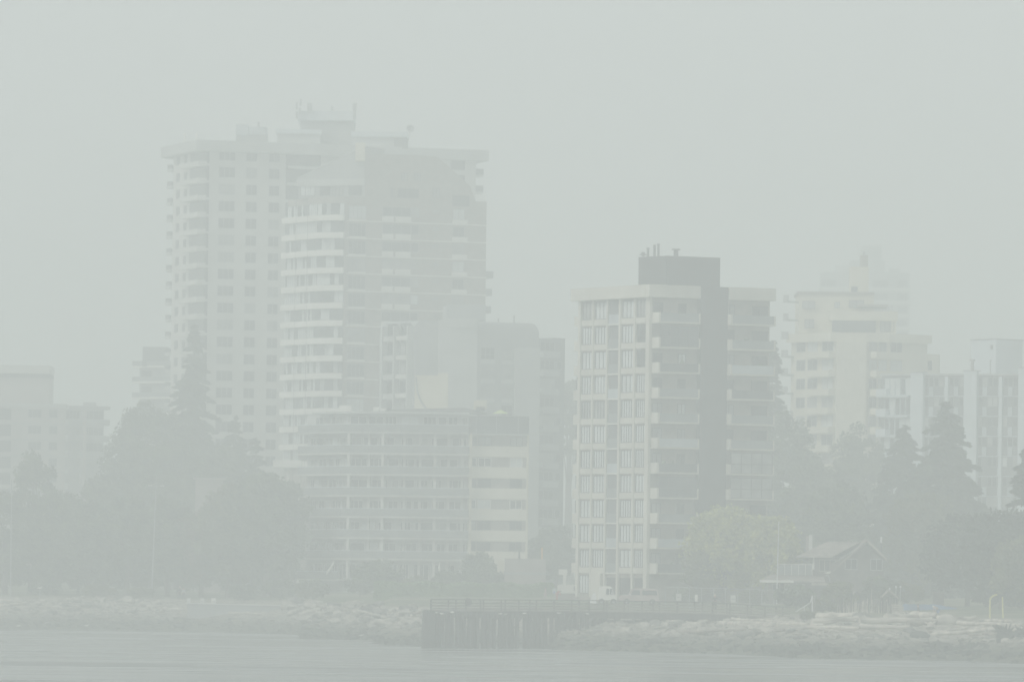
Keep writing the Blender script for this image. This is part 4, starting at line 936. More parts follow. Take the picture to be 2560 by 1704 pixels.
bush(1880, 1478, 728, 1.7, 'shrub right of the mesh fence panels', 'leafolive')
bush(250, 1462, 893, 2.4, 'low olive shrub on the bank below the two lamp posts', 'leafolive')
bush(120, 1455, 893, 2.6, 'low shrub on the bank at the far left')
bush(350, 1470, 888, 2.0, 'tawny shrub left of the sea wall', 'leafolive')
bush(700, 1452, 868, 2.4, 'low shrub right of the sea wall')
bush(610, 1462, 872, 2.0, 'small dark shrub behind the sea wall signs')
NAMES_U = ['below the far left lamp post', 'under the domed tree', 'right of the domed tree', 'between the two lamp posts', 'left of the leaning lamp post', 'behind the leaning lamp post', 'right of the leaning lamp post', 'behind the left signs', 'behind the arrow sign', 'under the olive tinted tree', 'under the big domed tree', 'left of the curved balcony block']
for i_, nm_ in enumerate(NAMES_U): bush(10+i_*62, 1378+R.uniform(-12, 12), 912+R.uniform(-5, 5), 3.4, 'dark undergrowth thicket '+nm_, 'leaf' if i_ % 3 else 'leafolive', ncl=55, grp='thickets under the left trees')
def hedge():
    P = []; a = on(935, 815); c = on(1385, 812)
    o = thing('clipped_hedge', 'long clipped green hedge bank behind the pier railing', 'hedge', a); LOC[o.name] = Vector((0, 0, 0))
    n = 9000; u = NR.random(n); L_ = (c-a).length; zt_ = W(1150, 1456, 813).z-a.z
    x = u*(c.x-a.x); y = NR.uniform(-1.2, 1.2, n); z = NR.random(n)**.6*(zt_+.12*np.sin(x*1.3))
    leaf_mesh('foliage', np.stack([x, y, z], 1), .25, M['grassy'], o)
    m = MB(); m.box(0, c.x-a.x, -.9, .9, -.5, zt_-.25); m.build('stems', M['grassy'], o)
hedge()
def palm():
    q = W(1298, 1396, 838); o = thing('palm', 'little dark palm in a pot on the pinkish retaining wall', 'palm', q); LOC[o.name] = Vector((0, 0, 0))
    m = MB(); m.cyl((0, 0, -.05), (0, 0, 1.0), .13, .1, 8); m.build('trunk', M['bark'], o); f = MB()
    for i in range(16):
        a = i*2*math.pi/16+R.random()*.3; e = R.uniform(.1, 1.0); L_ = R.uniform(.7, 1.05); prev = Vector((0, 0, 1.0))
        for j in range(1, 6):
            t = j/5; p = Vector((math.cos(a)*L_*t, math.sin(a)*L_*t, 1.0+e*.9*t-1.0*t*t)); w_ = .09*(1.1-t)
            s = Vector((-math.sin(a), math.cos(a), 0))*w_; f.quad(prev-s*1.1, prev+s*1.1, p+s, p-s); prev = p
    f.build('fronds', M['leaf'], o)
palm()

# ------------------------------------------------------------------ shore rocks
def strew():
    near = MB(); n = 0
    def rock(mb, x, y, r, m, seed): mb.blob((x, y, zt(x, y)+r*.12), r*R.uniform(.9, 1.5), r*R.uniform(.8, 1.2), r*R.uniform(.5, .8), seed=seed, rough=.55, sub=1 if r < .45 else 2, m=m, rot=R.uniform(0, 3))
    small = MB()
    for i in range(5200):
        x = R.uniform(-66, 66); t = R.random(); s = -0.6+t*38
        y = shore(x)+s; px = 1280+x/y*FPX
        if not -60 < px < 2620: continue
        if (px > 1500 and s > 22 and R.random() < .75) or (455 < px < 720 and s > 12): continue
        r = R.choice([.12, .16, .2, .28, .36])*R.uniform(.7, 1.3)
        rock(small, x, y, r, R.choice([0, 0, 1]), i*.37)
    tag(small.build('beach_rubble', [M['rock'], M['rockd']], smooth=False), 'loose stones and cobbles strewn over the whole beach', 'rubble', kind='stuff')
    zones = [(-66, -38, 'pale boulder in the riprap at the far left of the beach', 12, 40, 34, .45, .95),
             (-38, -24, 'rounded boulder below the bank left of the sea wall', 10, 40, 34, .45, 1.0),
             (-24, -9, 'pale boulder piled in the riprap between the sea wall and the pier', 14, 42, 60, .5, 1.0),
             (11, 28, 'pale boulder on the slope beneath the pier walkway', 6, 24, 42, .35, .9),
             (28, 50, 'grey boulder on the right beach below the driftwood', 4, 18, 30, .3, .8)]
    for (x0, x1, lab, s0, s1, cnt, r0, r1) in zones:
        for i in range(cnt):
            x = R.uniform(x0, x1); y = shore(x)+R.uniform(s0, s1)*(1-.15*R.random())
            if 455 < 1280+x/y*FPX < 720: continue
            r = R.uniform(r0, r1)*(.75 if R.random() < .4 else 1)
            m = MB(); rock(m, x, y, r, 0, i*1.7+x); k = R.random() < .72
            m.build_thing('boulder', M['rock'] if k else M['rockd'], lab if k else lab.replace('pale', 'darker').replace('rounded', 'darker rounded').replace('grey', 'dark grey'), 'boulder', lab.replace('boulder', 'boulders', 1))
    # named single rocks
    for (px, py, D, rx, rz, m, lab) in ((2155, 1548, None, 1.1, .55, 'rockd', 'large smooth grey boulder among the logs below the little shed'),
            (2160, 1598, None, .7, .4, 'rockd', 'grey boulder half way down the right beach'), (2300, 1592, None, .95, .45, 'weedrock', 'low dark boulder right of the beach centre'),
            (2365, 1560, None, 1.0, .75, 'rock', 'big angular boulder beside the washed up stump'), (1868, 1590, None, 1.05, .5, 'rockd', 'rounded grey boulder just right of the pier walkway beams'),
            (1737, 1573, None, .75, .45, 'rock', 'rounded pale boulder at the end of the lower beam'), (2010, 1588, None, .8, .45, 'rockd', 'dim boulder under the long logs'),
            (1997, 1548, None, .5, .4, 'rock', 'pale block of stone at the landward end of the pier'), (2285, 1602, None, .3, .22, 'rock', 'small pale round stone alone on the right beach')):
        q = G(px, py); MB().blob((q.x, q.y, q.z+rz*.3), rx, rx*.8, rz, seed=px*.01, rough=.3, sub=2).build_thing('boulder', M[m], lab, 'boulder', smooth=True)
    # weed covered reefs at the waterline
    for (p0, p1, py, lab, h, nn) in ((755, 960, 1593, 'low dark weed covered reef at the water left of the pier', .45, 26), (935, 1058, 1608, 'dark weedy rocks at the waterline touching the pier piles', .5, 18),
            (1915, 2110, 1628, 'long dark weed bank at the waterline of the right beach', .6, 52), (2318, 2378, 1622, 'tall dark weedy rock on the right beach', .95, 18), (2380, 2470, 1622, 'lower weedy rocks right of the tall one', .6, 26),
            (1550, 1590, 1612, 'small dark weedy rock under the pier walkway', .4, 6), (1085, 1330, 1600, 'dark weedy rocks behind the pier piles', .6, 36)):
        m = MB()
        for i in range(nn):
            t = (i+R.random())/nn; px = p0+(p1-p0)*t; q = G(px, py+R.uniform(-5, 4)); e = math.sin(math.pi*min(1, max(.08, t)))**.5
            m.blob((q.x, q.y, q.z), R.uniform(.3, .6), R.uniform(.4, .8), h*e*R.uniform(.6, 1.1), seed=i+px, rough=.7, sub=1)
        m.build_thing('weedy_rocks', M['weedrock'], lab, 'rocks')
strew()

# ------------------------------------------------------------------ driftwood
def log(px0, py0, px1, py1, r, m, label, lift=.0, stub=0):
    a = G(px0, py0); c = G(px1, py1); mb = MB(); n = 7; pts = []; rs = []
    for i in range(n):
        t = i/(n-1); p = a.lerp(c, t); p.z = a.z+(c.z-a.z)*t+r*.55+lift+.05*math.sin(i*2.1+px0); p.y += .06*math.sin(i*1.3+px0)
        p.z += .12; pts.append(p); rs.append(r*1.15*(1.05-.35*t)*(1+.06*math.sin(i*3+px0)))
    mb.tube(pts, rs, 9)
    for i in range(stub): p = pts[1+i*2 % 5]; mb.cyl(p, p+Vector((R.uniform(-.3, .3), -.1, R.uniform(.35, .7))), r*.3, r*.15, 5)
    return mb.build_thing('driftwood_log', M[m], label, 'log', 'driftwood logs on the beach')
LG = [(1635, 1553, 1760, 1562, .13, 'drift', 'thin pale log just below the pier walkway beams'), (1830, 1552, 1985, 1559, .14, 'drift', 'thin pale log under the landward end of the pier'),
      (1800, 1563, 2020, 1566, .22, 'drift', 'long bright log lying right of the pier walkway'), (1850, 1570, 2060, 1568, .2, 'drift', 'long pale log directly below the bright one'),
      (1690, 1585, 1870, 1577, .15, 'drift2', 'thin brownish pole slanting across the boulders'), (1780, 1590, 1960, 1580, .13, 'drift2', 'second brownish pole slanting beside the first'),
      (2045, 1548, 2148, 1545, .34, 'drift', 'thick pale log under the driftwood fence'), (2030, 1562, 2146, 1552, .3, 'drift', 'thick tapered log tilting up to the right of the pier end'),
      (2150, 1558, 2330, 1556, .28, 'drift', 'long log right of the tilted thick log'), (2215, 1548, 2292, 1547, .3, 'drift', 'short thick log at the feet of the dark clothed walker'),
      (2280, 1545, 2345, 1545, .34, 'drift', 'thick grey log in front of the two beach walkers'), (2005, 1572, 2150, 1574, .17, 'drift', 'bright slim log below the tilted thick log'),
      (2060, 1581, 2330, 1583, .16, 'drift2', 'very long brown log along the middle of the right beach'), (2150, 1571, 2275, 1573, .2, 'drift', 'pale log above the very long brown one'),
      (2270, 1566, 2345, 1560, .24, 'drift2', 'brown log left of the angular boulder'), (2330, 1590, 2465, 1580, .16, 'drift', 'bright slim log running under the washed up stump'),
      (2345, 1585, 2420, 1572, .14, 'drift', 'thin pale log pointing up to the right'), (2395, 1562, 2560, 1566, .16, 'drift', 'pale log stretching to the right edge'),
      (2440, 1578, 2570, 1577, .18, 'drift', 'pale log passing behind the black stump'), (2400, 1592, 2500, 1588, .12, 'drift2', 'slim brown log left of the black stump'),
      (2460, 1555, 2530, 1557, .15, 'drift', 'short pale log at the edge of the lawn'), (2235, 1540, 2275, 1539, .22, 'drift', 'short log just right of the stacked planks'),
      (2120, 1540, 2165, 1538, .16, 'drift2', 'short brown log under the little shed'), (2390, 1555, 2440, 1548, .2, 'drift', 'forked pale log above the angular boulder'),
      (2345, 1549, 2385, 1552, .18, 'drift', 'short pale log right of the stooping walker'), (1900, 1578, 2010, 1579, .12, 'drift2', 'thin brown log below the long bright logs'),
      (0, 1516, 60, 1511, .16, 'drift', 'pale log on the rocks at the far left'), (30, 1521, 155, 1519, .14, 'drift', 'thin straight log across the far left rocks'),
      (0, 1505, 55, 1507, .2, 'drift', 'pale log at the left edge above the others'), (165, 1500, 210, 1493, .1, 'drift', 'thin branch sticking up left of the boulders'),
      (385, 1527, 440, 1517, .1, 'drift', 'thin pole slanting up to the sea wall'), (410, 1524, 482, 1527, .17, 'drift', 'bright log at the foot of the sea wall'),
      (572, 1535, 605, 1535, .14, 'drift', 'bright log right of the sea wall ramp'), (608, 1534, 655, 1537, .12, 'drift', 'thin log beside the bright log near the ramp'),
      (890, 1528, 960, 1545, .12, 'drift', 'pale pole lying across the riprap left of the pier'), (800, 1522, 870, 1530, .1, 'drift2', 'brown pole in the middle of the left riprap'),
      (985, 1522, 1030, 1541, .13, 'drift', 'pale pole sloping down beside the pier piles')]
for i, L_ in enumerate(LG): log(*L_, stub=1 if i % 5 == 2 else 0)
def snag(name, px, py, h, m, label, n=7):
    q = G(px, py); mb = MB(); mb.blob((q.x, q.y, q.z+h*.35), h*.62, h*.5, h*.42, seed=px, rough=.7, sub=2)
    for i in range(n):
        a = R.uniform(0, 6.28); mb.tube([(q.x, q.y, q.z+h*.4), (q.x+math.cos(a)*h*.5, q.y+math.sin(a)*.3, q.z+h*R.uniform(.6, .85)), (q.x+math.cos(a)*h*.75, q.y, q.z+h*R.uniform(.8, 1.05))], [h*.13, h*.08, h*.03], 5)
    mb.build_thing(name, M[m], label, 'stump', 'washed up stumps')
snag('stump', 2510, 1600, 1.5, 'weedrock', 'black spiky washed up stump on the right beach'); snag('stump', 2556, 1592, 1.1, 'weedrock', 'dark stump cut off by the right edge')
snag('stump', 2325, 1572, .8, 'drift', 'pale tangled root clump left of the angular boulder'); snag('stump', 2395, 1556, .9, 'drift', 'pale root plate behind the angular boulder')
def planks():
    q = G(2246, 1540); mb = MB()
    for i in range(6):
        dx = R.uniform(-.15, .15); mb.box(q.x-.6+dx, q.x+.5+dx, q.y, q.y+.8, q.z+.05+i*.2, q.z+.2+i*.2)
    mb.build_thing('plank_stack', M['lightwood'], 'stack of pale planks on the beach left of the blue tarpaulin', 'planks')
planks()

# ------------------------------------------------------------------ timber pier
def pier():
    A = W(1072, 1497, 676); Dr = 4.84
    pts = [(1062, 676), (1300, 684), (1500, 692), (1780, 688), (1976, 672)]
    XYp = []
    for px, D in pts: q = W(px, 1510, D); XYp.append((q.x, D))
    def zr(px): return float(np.interp(px, [1072, 1510, 1780, 1975], [W(1072, 1497, 676).z, W(1510, 1500, 692).z, W(1780, 1505, 688).z, W(1975, 1517, 672).z]))
    o = thing('pier', 'long weathered timber pier on close set piles with a plank railing', 'pier', (XYp[0][0], 676, 0))
    def pos(px):
        D = float(np.interp(px, [p[0] for p in pts], [p[1] for p in pts])); q = W(px, 1510, D); return q.x, D
    def seg(mb, p0, p1, off0, off1, dz0, dz1, m=0):
        k = max(2, int((p1-p0)/45))
        for i in range(k):
            a, c = p0+(p1-p0)*i/k, p0+(p1-p0)*(i+1)/k; (xa, ya), (xc, yc) = pos(a), pos(c); za, zc = zr(a), zr(c)
            mb.hexa([(xa, ya+off0, za+dz0), (xc, yc+off0, zc+dz0), (xc, yc+off1, zc+dz0), (xa, ya+off1, za+dz0), (xa, ya+off0, za+dz1), (xc, yc+off0, zc+dz1), (xc, yc+off1, zc+dz1), (xa, ya+off1, za+dz1)], m)
    d = MB(); seg(d, 1060, 1976, -.12, 5.0, -1.18, -1.05); d.build('deck', M['deck'], o)
    d = MB(); seg(d, 1062, 1976, .0, .25, -1.8, -1.19); d.build('edge_beam', M['wood'], o)  # front beam made deeper and dark in place of the shadow under the deck
    d = MB(); seg(d, 1062, 1976, 4.6, 4.85, -1.5, -1.19); d.build('edge_beam', M['wood'], o)
    for side, nm in ((.0, 0), (4.75, 1)):
        x0 = 1076
        r = MB(); seg(r, x0, 1976, side-.1, side+.12, -.06, .02); r.build('top_rail', M['wood'], o)
        for h in (-.38, -.66, -.93):
            r = MB(); seg(r, x0, 1976, side-.03, side+.03, h-.055, h+.075); r.build('rail', M['deck'], o)
        px = x0+1
        while px < 1976:
            x, y = pos(px); z = zr(px); MB().box(x-.07, x+.07, y+side+.034, y+side+.17, z-1.15, z-.062).build('rail_post', M['wood'], o); px += 44 if nm == 0 else 62
    r = MB(); xa, ya = pos(1076); 
    for h in (-.06, -.38, -.66, -.93): r.box(xa-.03, xa+.03, ya+.13, ya+4.7, zr(1076)+h-.05, zr(1076)+h+.06)
    r.build('end_rail', M['deck'], o)
    # piles, two lines, with caps bleached by the gulls
    n = 0
    for row, y_off, step, lim in ((0, -.35, 14.5, 1515), (1, 2.2, 23, 1530), (2, 4.4, 26, 1540)):
        px = 1061+row*6
        while px < lim:
            x, y = pos(px); y += y_off; z = zr(px)-1.2-R.uniform(.0, .25)-(0.05 if row == 0 else .2); rr = R.uniform(.16, .235); tx = R.uniform(-.14, .14)
            m = MB(); m.cyl((x+tx, y, min(zt(x, y)-.5, -.6)), (x, y, z), rr*1.12, rr, 9)
            po = m.build('pile', M['wood'], o); n += 1
            if row == 0 and R.random() < .3: MB().blob((x, y-.1, z+.02), rr*1.05, rr, .09, seed=px, rough=.4).build('bleached_cap', M['white'], po)
            px += step*R.uniform(.75, 1.3)
    for px in (1060, 1064, 1069, 1074, 1079, 1084):      # fender cluster at the seaward corner
        x, y = pos(px); m = MB(); m.cyl((x-.05, y-.9, -.6), (x, y-.75, zr(1080)-1.1-R.uniform(0, .1)), .17, .15, 8); m.build('fender_pile', M['wood'], o)
    for i in range(7):
        a, c = 1080+i*60, 1128+i*60; (xa, ya), (xc, yc) = pos(a), pos(c); MB().cyl((xa, ya-.62, .6), (xc, yc-.62, 3.3), .09, .09, 5).build('cross_brace', M['wood'], o)
    px = 1540
    while px < 1970:
        x, y = pos(px)
        for yo in (.1, 4.6): MB().cyl((x, y+yo, zt(x, y)-.5), (x, y+yo, zr(px)-1.2), .14, .13, 8).build('pile', M['wood'], o)
        px += 46
    # thick shadowed joists
    j = MB()
    for i in range(18):
        px = 1075+i*50; x, y = pos(px); j.box(x-.12, x+.12, y+.26, y+4.58, zr(px)-1.5, zr(px)-1.2)
    j.build('joists', M['wood'], o)
    r = MB(); q = W(1171, 1502, 676); r.blob((q.x, 675.6, q.z-.05), .32, .2, .38, seed=3, rough=.3, sub=2); r.build('lifebuoy_box', M['wood'], o)
    # lower landing beams beside the piles
    for (p0, p1, py, D, h, m, lab) in ((1505, 1757, 1557, 692, .12, 'lightwood', 'long pale beam lying level below the pier walkway'), (1508, 1706, 1573, 686, .16, 'lightwood', 'lower pale beam resting on the rocks beneath the pier'), (1508, 1625, 1548, 693, .3, 'deck', 'dark baulk of timber wedged behind the pale pier beam')):
        a = W(p0, py, D); c = W(p1, py+3, D-1.5)
        m_ = MB(); m_.hexa([(a.x, a.y, a.z-h), (c.x, c.y, c.z-h), (c.x, c.y+.3, c.z-h), (a.x, a.y+.3, a.z-h), (a.x, a.y, a.z), (c.x, c.y, c.z), (c.x, c.y+.3, c.z), (a.x, a.y+.3, a.z)])
        m_.build_thing('timber_beam', M[m], lab, 'beam', 'beams beneath the pier')
pier()

# ------------------------------------------------------------------ sea wall, signs, fence, retaining wall
def walls():
    D = 852; A = W(468, 1508, D); B_ = W(705, 1514, D-2)
    m = MB(); m.hexa([(A.x, D, 1.5), (B_.x, D-2, 1.5), (B_.x, D+1, 1.5), (A.x, D+3, 1.5), (A.x, D, A.z), (B_.x, D-2, B_.z), (B_.x, D+1, B_.z), (A.x, D+3, A.z)])
    b = m.build_thing('sea_wall', M['grey'], 'low straight grey concrete sea wall on the left beach', 'wall')
    c = MB(); c.hexa([(A.x-.2, D-.15, A.z), (B_.x+.2, D-2.15, B_.z), (B_.x+.2, D-1.7, B_.z), (A.x-.2, D+.3, A.z), (A.x-.2, D-.15, A.z+.14), (B_.x+.2, D-2.15, B_.z+.14), (B_.x+.2, D-1.7, B_.z+.14), (A.x-.2, D+.3, A.z+.14)])
    c.build('coping', M['offwhite'], b)
    for (px0, px1, y0, y1, m_, arrow, lab) in ((528, 540, 1494, 1509, 'white', 1, 'square white sign with a dark arrow on the sea wall'), (500, 511, 1494, 1507, 'offwhite', 0, 'fainter pale sign board left of the square arrow sign'), (467, 477, 1494, 1508, 'offwhite', 0, 'pale sign board near the left end of the sea wall')):
        a_ = W(px0, y1, 853.5); c_ = W(px1, y0, 853.5); t = thing('sign', lab, 'sign', (a_.x, 853.5, a_.z), 'signs along the sea wall')
        MB().box(a_.x, c_.x, 853.5, 853.56, a_.z, c_.z).build('board', M[m_], t); MB().cyl(((a_.x+c_.x)/2, 853.6, a_.z-1.0), ((a_.x+c_.x)/2, 853.6, c_.z-.1), .04, .04, 6).build('post', M['metal'], t)
        zc = (a_.z+c_.z)/2-.08
        k = MB(); k.box(a_.x+.1, c_.x-.22, 853.45, 853.5, zc-.04, zc+.04)
        if arrow: k.hexa([(c_.x-.22, 853.45, zc-.13), (c_.x-.08, 853.45, zc-.01), (c_.x-.08, 853.5, zc-.01), (c_.x-.22, 853.5, zc-.13), (c_.x-.22, 853.45, zc+.13), (c_.x-.08, 853.45, zc+.01), (c_.x-.08, 853.5, zc+.01), (c_.x-.22, 853.5, zc+.13)])
        k.build('marking', M['mull'] if arrow else M['grey'], t)
    # retaining wall and white garden wall under the stucco end
    a_ = W(1261, 1452, 838); c_ = W(1365, 1396, 838)
    m = MB(); m.box(a_.x, c_.x, 838, 846, 3.5, c_.z); b = m.build_thing('retaining_wall', M['pink'], 'pinkish grey retaining wall carrying the little palm', 'wall')
    MB().box(a_.x-.05, c_.x+.05, 837.9, 838, W(1261, 1432, 838).z-.1, W(1261, 1429, 838).z).build('ledge', M['grey'], b)
    a_ = W(1243, 1446, 839.5); c_ = W(1261, 1400, 839.5); MB().box(a_.x, c_.x-.05, 839.5, 845, 4, c_.z).build_thing('garden_wall', M['cream'], 'short cream garden wall left of the pinkish retaining wall', 'wall')
    q = W(1356, 1398, 836); MB().cyl((q.x, 847, q.z-2.4), (q.x, 847, q.z+1.35), .09, .09, 8).blob((q.x, 847, q.z+1.4), .14, .14, .14, rough=.1).build_thing('marker_post', M['orange'], 'yellow orange marker post beside the retaining wall', 'post')
    # low white buildings left of the car park
    a_ = W(1394, 1500, 776); c_ = W(1442, 1461, 776); b = thing('service_box', 'low pale flat service cabin left of the white van', 'cabin', (a_.x, 776, 4.3))
    MB().box(a_.x, c_.x, 776, 779, 4.2, W(1400, 1482, 776).z).build('base_wall', M['pink'], b); MB().box(a_.x, c_.x, 775.8, 779.2, W(1400, 1482, 776).z, c_.z).build('upper_panel', M['white'], b)
    MB().box(W(1434, 1470, 776).x, W(1439, 1470, 776).x, 775.74, 775.8, c_.z-.65, c_.z-.2).build('vent', M['grey'], b)
    a_ = W(1441, 1500, 777); c_ = W(1490, 1461, 777); m = MB(); m.box(a_.x, c_.x, 777, 779, 4.2, c_.z)
    for i in range(12): x = a_.x+(c_.x-a_.x)*(i+.5)/12; m.box(x-.03, x+.03, 776.95, 777, 4.3, c_.z-.02)
    m.build_thing('ribbed_screen', M['offwhite'], 'ribbed off white screen wall behind the white van', 'wall')
    a_ = W(1397, 1436, 790); c_ = W(1418, 1422, 790); m = MB(); m.box(a_.x, c_.x, 790, 791.5, a_.z, c_.z); m.box(W(1408, 1440, 790).x, c_.x-.1, 790.05, 791, 4.2, a_.z)
    m.build_thing('concrete_portal', M['white'], 'small white concrete portal frame left of the concrete tower', 'portal')
    # mesh fence with notices
    D = 722; x0 = W(1664, 1480, D).x; x1 = W(1935, 1480, D-3).x; zt_ = W(1664, 1466, D).z
    f = thing('mesh_fence', 'light grey mesh fence with tall posts behind the pier railing', 'fence', (x0, D, 4.3))
    n = 9
    for i in range(n+1):
        x = x0+(x1-x0)*i/n; MB().cyl((x, D-3*i/n, 3.8), (x, D-3*i/n, zt_-.02*i), .045, .045, 6).build('fence_post', M['metal'], f)
    MB().cyl((x0, D, zt_), (x1, D-3, zt_-.18), .035, .035, 6).build('top_rail', M['metal'], f)
    g = MB()
    for i in range(75): x = x0+(x1-x0)*i/75; g.cyl((x, D-3*i/75, 4.1), (x, D-3*i/75, zt_-.18*i/75), .008, .008, 3)
    for i in range(8): z = 4.2+(zt_-4.2)*i/8; g.cyl((x0, D, z), (x1, D-3, z-.1), .008, .008, 3)
    g.build('mesh', M['metal'], f)
    for (a, c, y0, y1, k, lab) in ((1689, 1702, 1483, 1500, 'offwhite', 'pale grey notice on the mesh fence, nearest the concrete tower'), (1736, 1743, 1485, 1502, 'white', 'narrow bright white notice on the mesh fence'), (1825, 1838, 1487, 1505, 'offwhite', 'pale notice on the mesh fence right of the capped walker')):
        p = W(a, y1, D-.9); q = W(c, y0, D-.9); t = thing('notice_board', lab, 'sign', (p.x, D-2.6, p.z), 'notices on the mesh fence')
        MB().box(p.x, q.x, D-2.6, D-2.56, p.z, q.z).build('board', M[k], t)
        if k != 'white': MB().box(p.x+.08, q.x-.08, D-2.64, D-2.6, (p.z+q.z)/2-.03, (p.z+q.z)/2+.05).build('lettering_block', M['grey'], t)
    # notice on a post near the people in bright clothes
    p = W(1381, 1484, 778); q = W(1390, 1470, 778); t = thing('notice_post', 'blue and white notice on a post left of the service cabin', 'sign', (p.x, 778, p.z))
    MB().box(p.x, q.x, 778, 778.05, p.z, q.z).build('board', M['railblue'], t); MB().box(p.x+.08, q.x-.08, 777.96, 778, p.z+.1, p.z+.3).build('blue_panel', M['blue'], t); MB().cyl(((p.x+q.x)/2, 778.1, 4.2), ((p.x+q.x)/2, 778.1, q.z), .04, .04, 6).build('post', M['metal'], t)
walls()

# ------------------------------------------------------------------ shingled house
def house():
    D = 736; o = thing('shingled_house', 'dark shingled two storey house with a steep brown gable roof behind the beach', 'house', W(2080, 1490, D))
    def q(px, py, d=D): v = W(px, py, d); return (v.x, v.y, v.z)
    # main block: gable wall faces the water on the right, roof ridge runs left
    g0, g1 = q(2092, 1424), q(2213, 1400); x0 = q(2075, 1450)[0]; x1 = q(2210, 1450)[0]; xl = q(2010, 1450)[0]
    ze = q(2150, 1408)[2]; zr_ = q(2170, 1353)[2]; xr = q(2168, 1353)[0]
    m = MB(); m.box(x0, x1, D, D+8, 4.2, ze); m.build('wall', M['cedar'], o)
    gb = MB(); n = 0; gb.v = [(x0+.3, D+.02, ze), (x1-.05, D+.02, ze), (xr, D+.02, zr_-.25), (x0+.3, D+8, ze), (x1-.05, D+8, ze), (xr, D+8, zr_-.25)]
    gb.f = [(0, 1, 2), (5, 4, 3), (0, 2, 5, 3), (1, 4, 5, 2)]; gb.m = [0]*4; gb.build('gable_wall', M['cedar'], o)
    th = .22
    def slab(name, a, b_, c, d, mt):
        s = MB(); s.hexa([a, b_, c, d]+[(p[0], p[1], p[2]+th) for p in (a, b_, c, d)]); return s.build(name, M[mt], o)
    el = q(2084, 1428, D-.7); er = q(2217, 1399, D-.7); rd = (xr, D-.7, zr_)
    ro = slab('roof', el, rd, (xr, D+8.3, zr_), (el[0], D+8.3, el[2]), 'shingle'); slab('roof', rd, er, (er[0], D+8.3, er[2]), (xr, D+8.3, zr_), 'shingle')
    tb = MB()
    tb.hexa([(rd[0], D-.78, rd[2]-.1), (er[0], D-.78, er[2]-.1), (er[0], D-.702, er[2]-.1), (rd[0], D-.702, rd[2]-.1), (rd[0], D-.78, rd[2]+.2), (er[0], D-.78, er[2]+.2), (er[0], D-.702, er[2]+.2), (rd[0], D-.702, rd[2]+.2)])
    tb.build('barge_board', M['lightwood'], ro)
    # cross wing with hipped roof to the left
    xw0, xw1 = q(2012, 1400)[0], x0+1.2; zw = q(2000, 1392)[2]
    MB().box(xw0+1.0, xw1, D+1.5, D+7.5, 4.2, zw).build('wing_wall', M['cedar'], o)
    rl = q(2068, 1351, D+4)
    h = MB(); h.v = [(q(1991, 1393)[0], D+.7, zw), (q(2078, 1393)[0], D+.7, zw), (xr-.6, D+4, zr_-.05), (rl[0], D+4, zr_-.05), (q(1991, 1393)[0], D+8, zw), (xr-.6, D+8, zw)]
    h.f = [(0, 1, 2, 3), (0, 3, 4), (4, 3, 2, 5), (0, 4, 5, 1)]; h.m = [0]*4; h.build('wing_roof', M['shingle'], o)
    F = Face((x0, D), (x1, D))
    for a, c, y0, y1 in ((2112, 2143, 1396, 1423), (2176, 2206, 1396, 1425)):
        window(F, F.u(a, 1410), F.u(c, 1410), F.z(a, y1), F.z(a, y0), o, 'glassd', n=.03, nm=1, fr='ltgrey', t=.06, pane=True)
    F2 = Face((xw0+1.0, D+1.5), (xw1, D+1.5)); window(F2, .6, 2.4, zw-1.5, zw-.2, o, 'glassd', n=0, nm=2, fr='lightwood')
    MB().box(xw0+.9, xw0+1.1, D+1.3, D+1.48, q(2027, 1422)[2], zw).build('corner_post', M['white'], o)
    # lower skirt roof and ground floor to the left, glazed balcony above
    za = q(1950, 1453)[2]; zb_ = q(1950, 1438)[2]
    s = MB(); s.hexa([(q(1899, 1455)[0], D-2.5, za), (q(2062, 1455)[0], D-2.5, za-.1), (q(2062, 1455)[0], D+2, zb_), (q(1925, 1455)[0], D+2, zb_), (q(1899, 1455)[0], D-2.5, za+.12), (q(2062, 1455)[0], D-2.5, za+.02), (q(2040, 1455)[0], D+2, zb_+.12), (q(1930, 1455)[0], D+2, zb_+.12)])
    s.build('porch_roof', M['shingle'], o)
    MB().box(q(1897, 1455)[0], q(1982, 1455)[0], D-2.62, D-2.5, za-.1, za+.16).build('gutter', M['white'], o)
    MB().box(q(2026, 1455)[0], q(2070, 1455)[0], D-3.0, D-2.7, za-.35, za-.1).build('gutter', M['lightwood'], o)
    MB().box(q(1920, 1455)[0], x0+.0, D-.3, D+6, 4.2, za).build('ground_floor_wall', M['cedar'], o)
    F3 = Face((q(1920, 1455)[0], D-.3), (x0, D-.3))
    for a, c, k in ((1960, 1975, 'curtain'), (1990, 1999, 'blind'), (2004, 2012, 'curtain'), (1930, 1950, 'glassd')): window(F3, F3.u(a, 1470), F3.u(c, 1470), F3.z(a, 1481), F3.z(a, 1458), o, k, nm=0, fr='lightwood')
    bz0, bz1 = q(1950, 1436)[2], q(1950, 1410)[2]
    bf = Face((q(1944, 1436)[0], D+.4), (q(2030, 1436)[0], D+.4)); g = MB()
    for i in range(6): g.fb(bf, bf.L*i/5, bf.L*i/5+.06, .0, .07, bz0, bz1)
    g.fb(bf, .0, bf.L+.06, .0, .08, bz1, bz1+.06); bo = g.build('balcony_frame', M['white'], o); MB().fb(bf, .07, bf.L, .02, .04, bz0, bz1-.02).build('balcony_glass', M['rail'], bo)
    for (a, c, y0, y1, m_) in ((2022, 2031, 1336, 1392, 'offwhite'), (2015, 2021.5, 1340, 1390, 'pink'), (2201, 2205.5, 1341, 1356, 'whitemetal'), (2201.5, 2205, 1357, 1372, 'mull')):  # brown box beside the pale chimney stands in for its shadow
        p = W(a, y1, D+5); r = W(c, y0, D+5); MB().box(p.x, r.x, D+5, D+5.4, p.z-(.5 if y1 > 1360 else 0), r.z).build('chimney', M[m_], o)
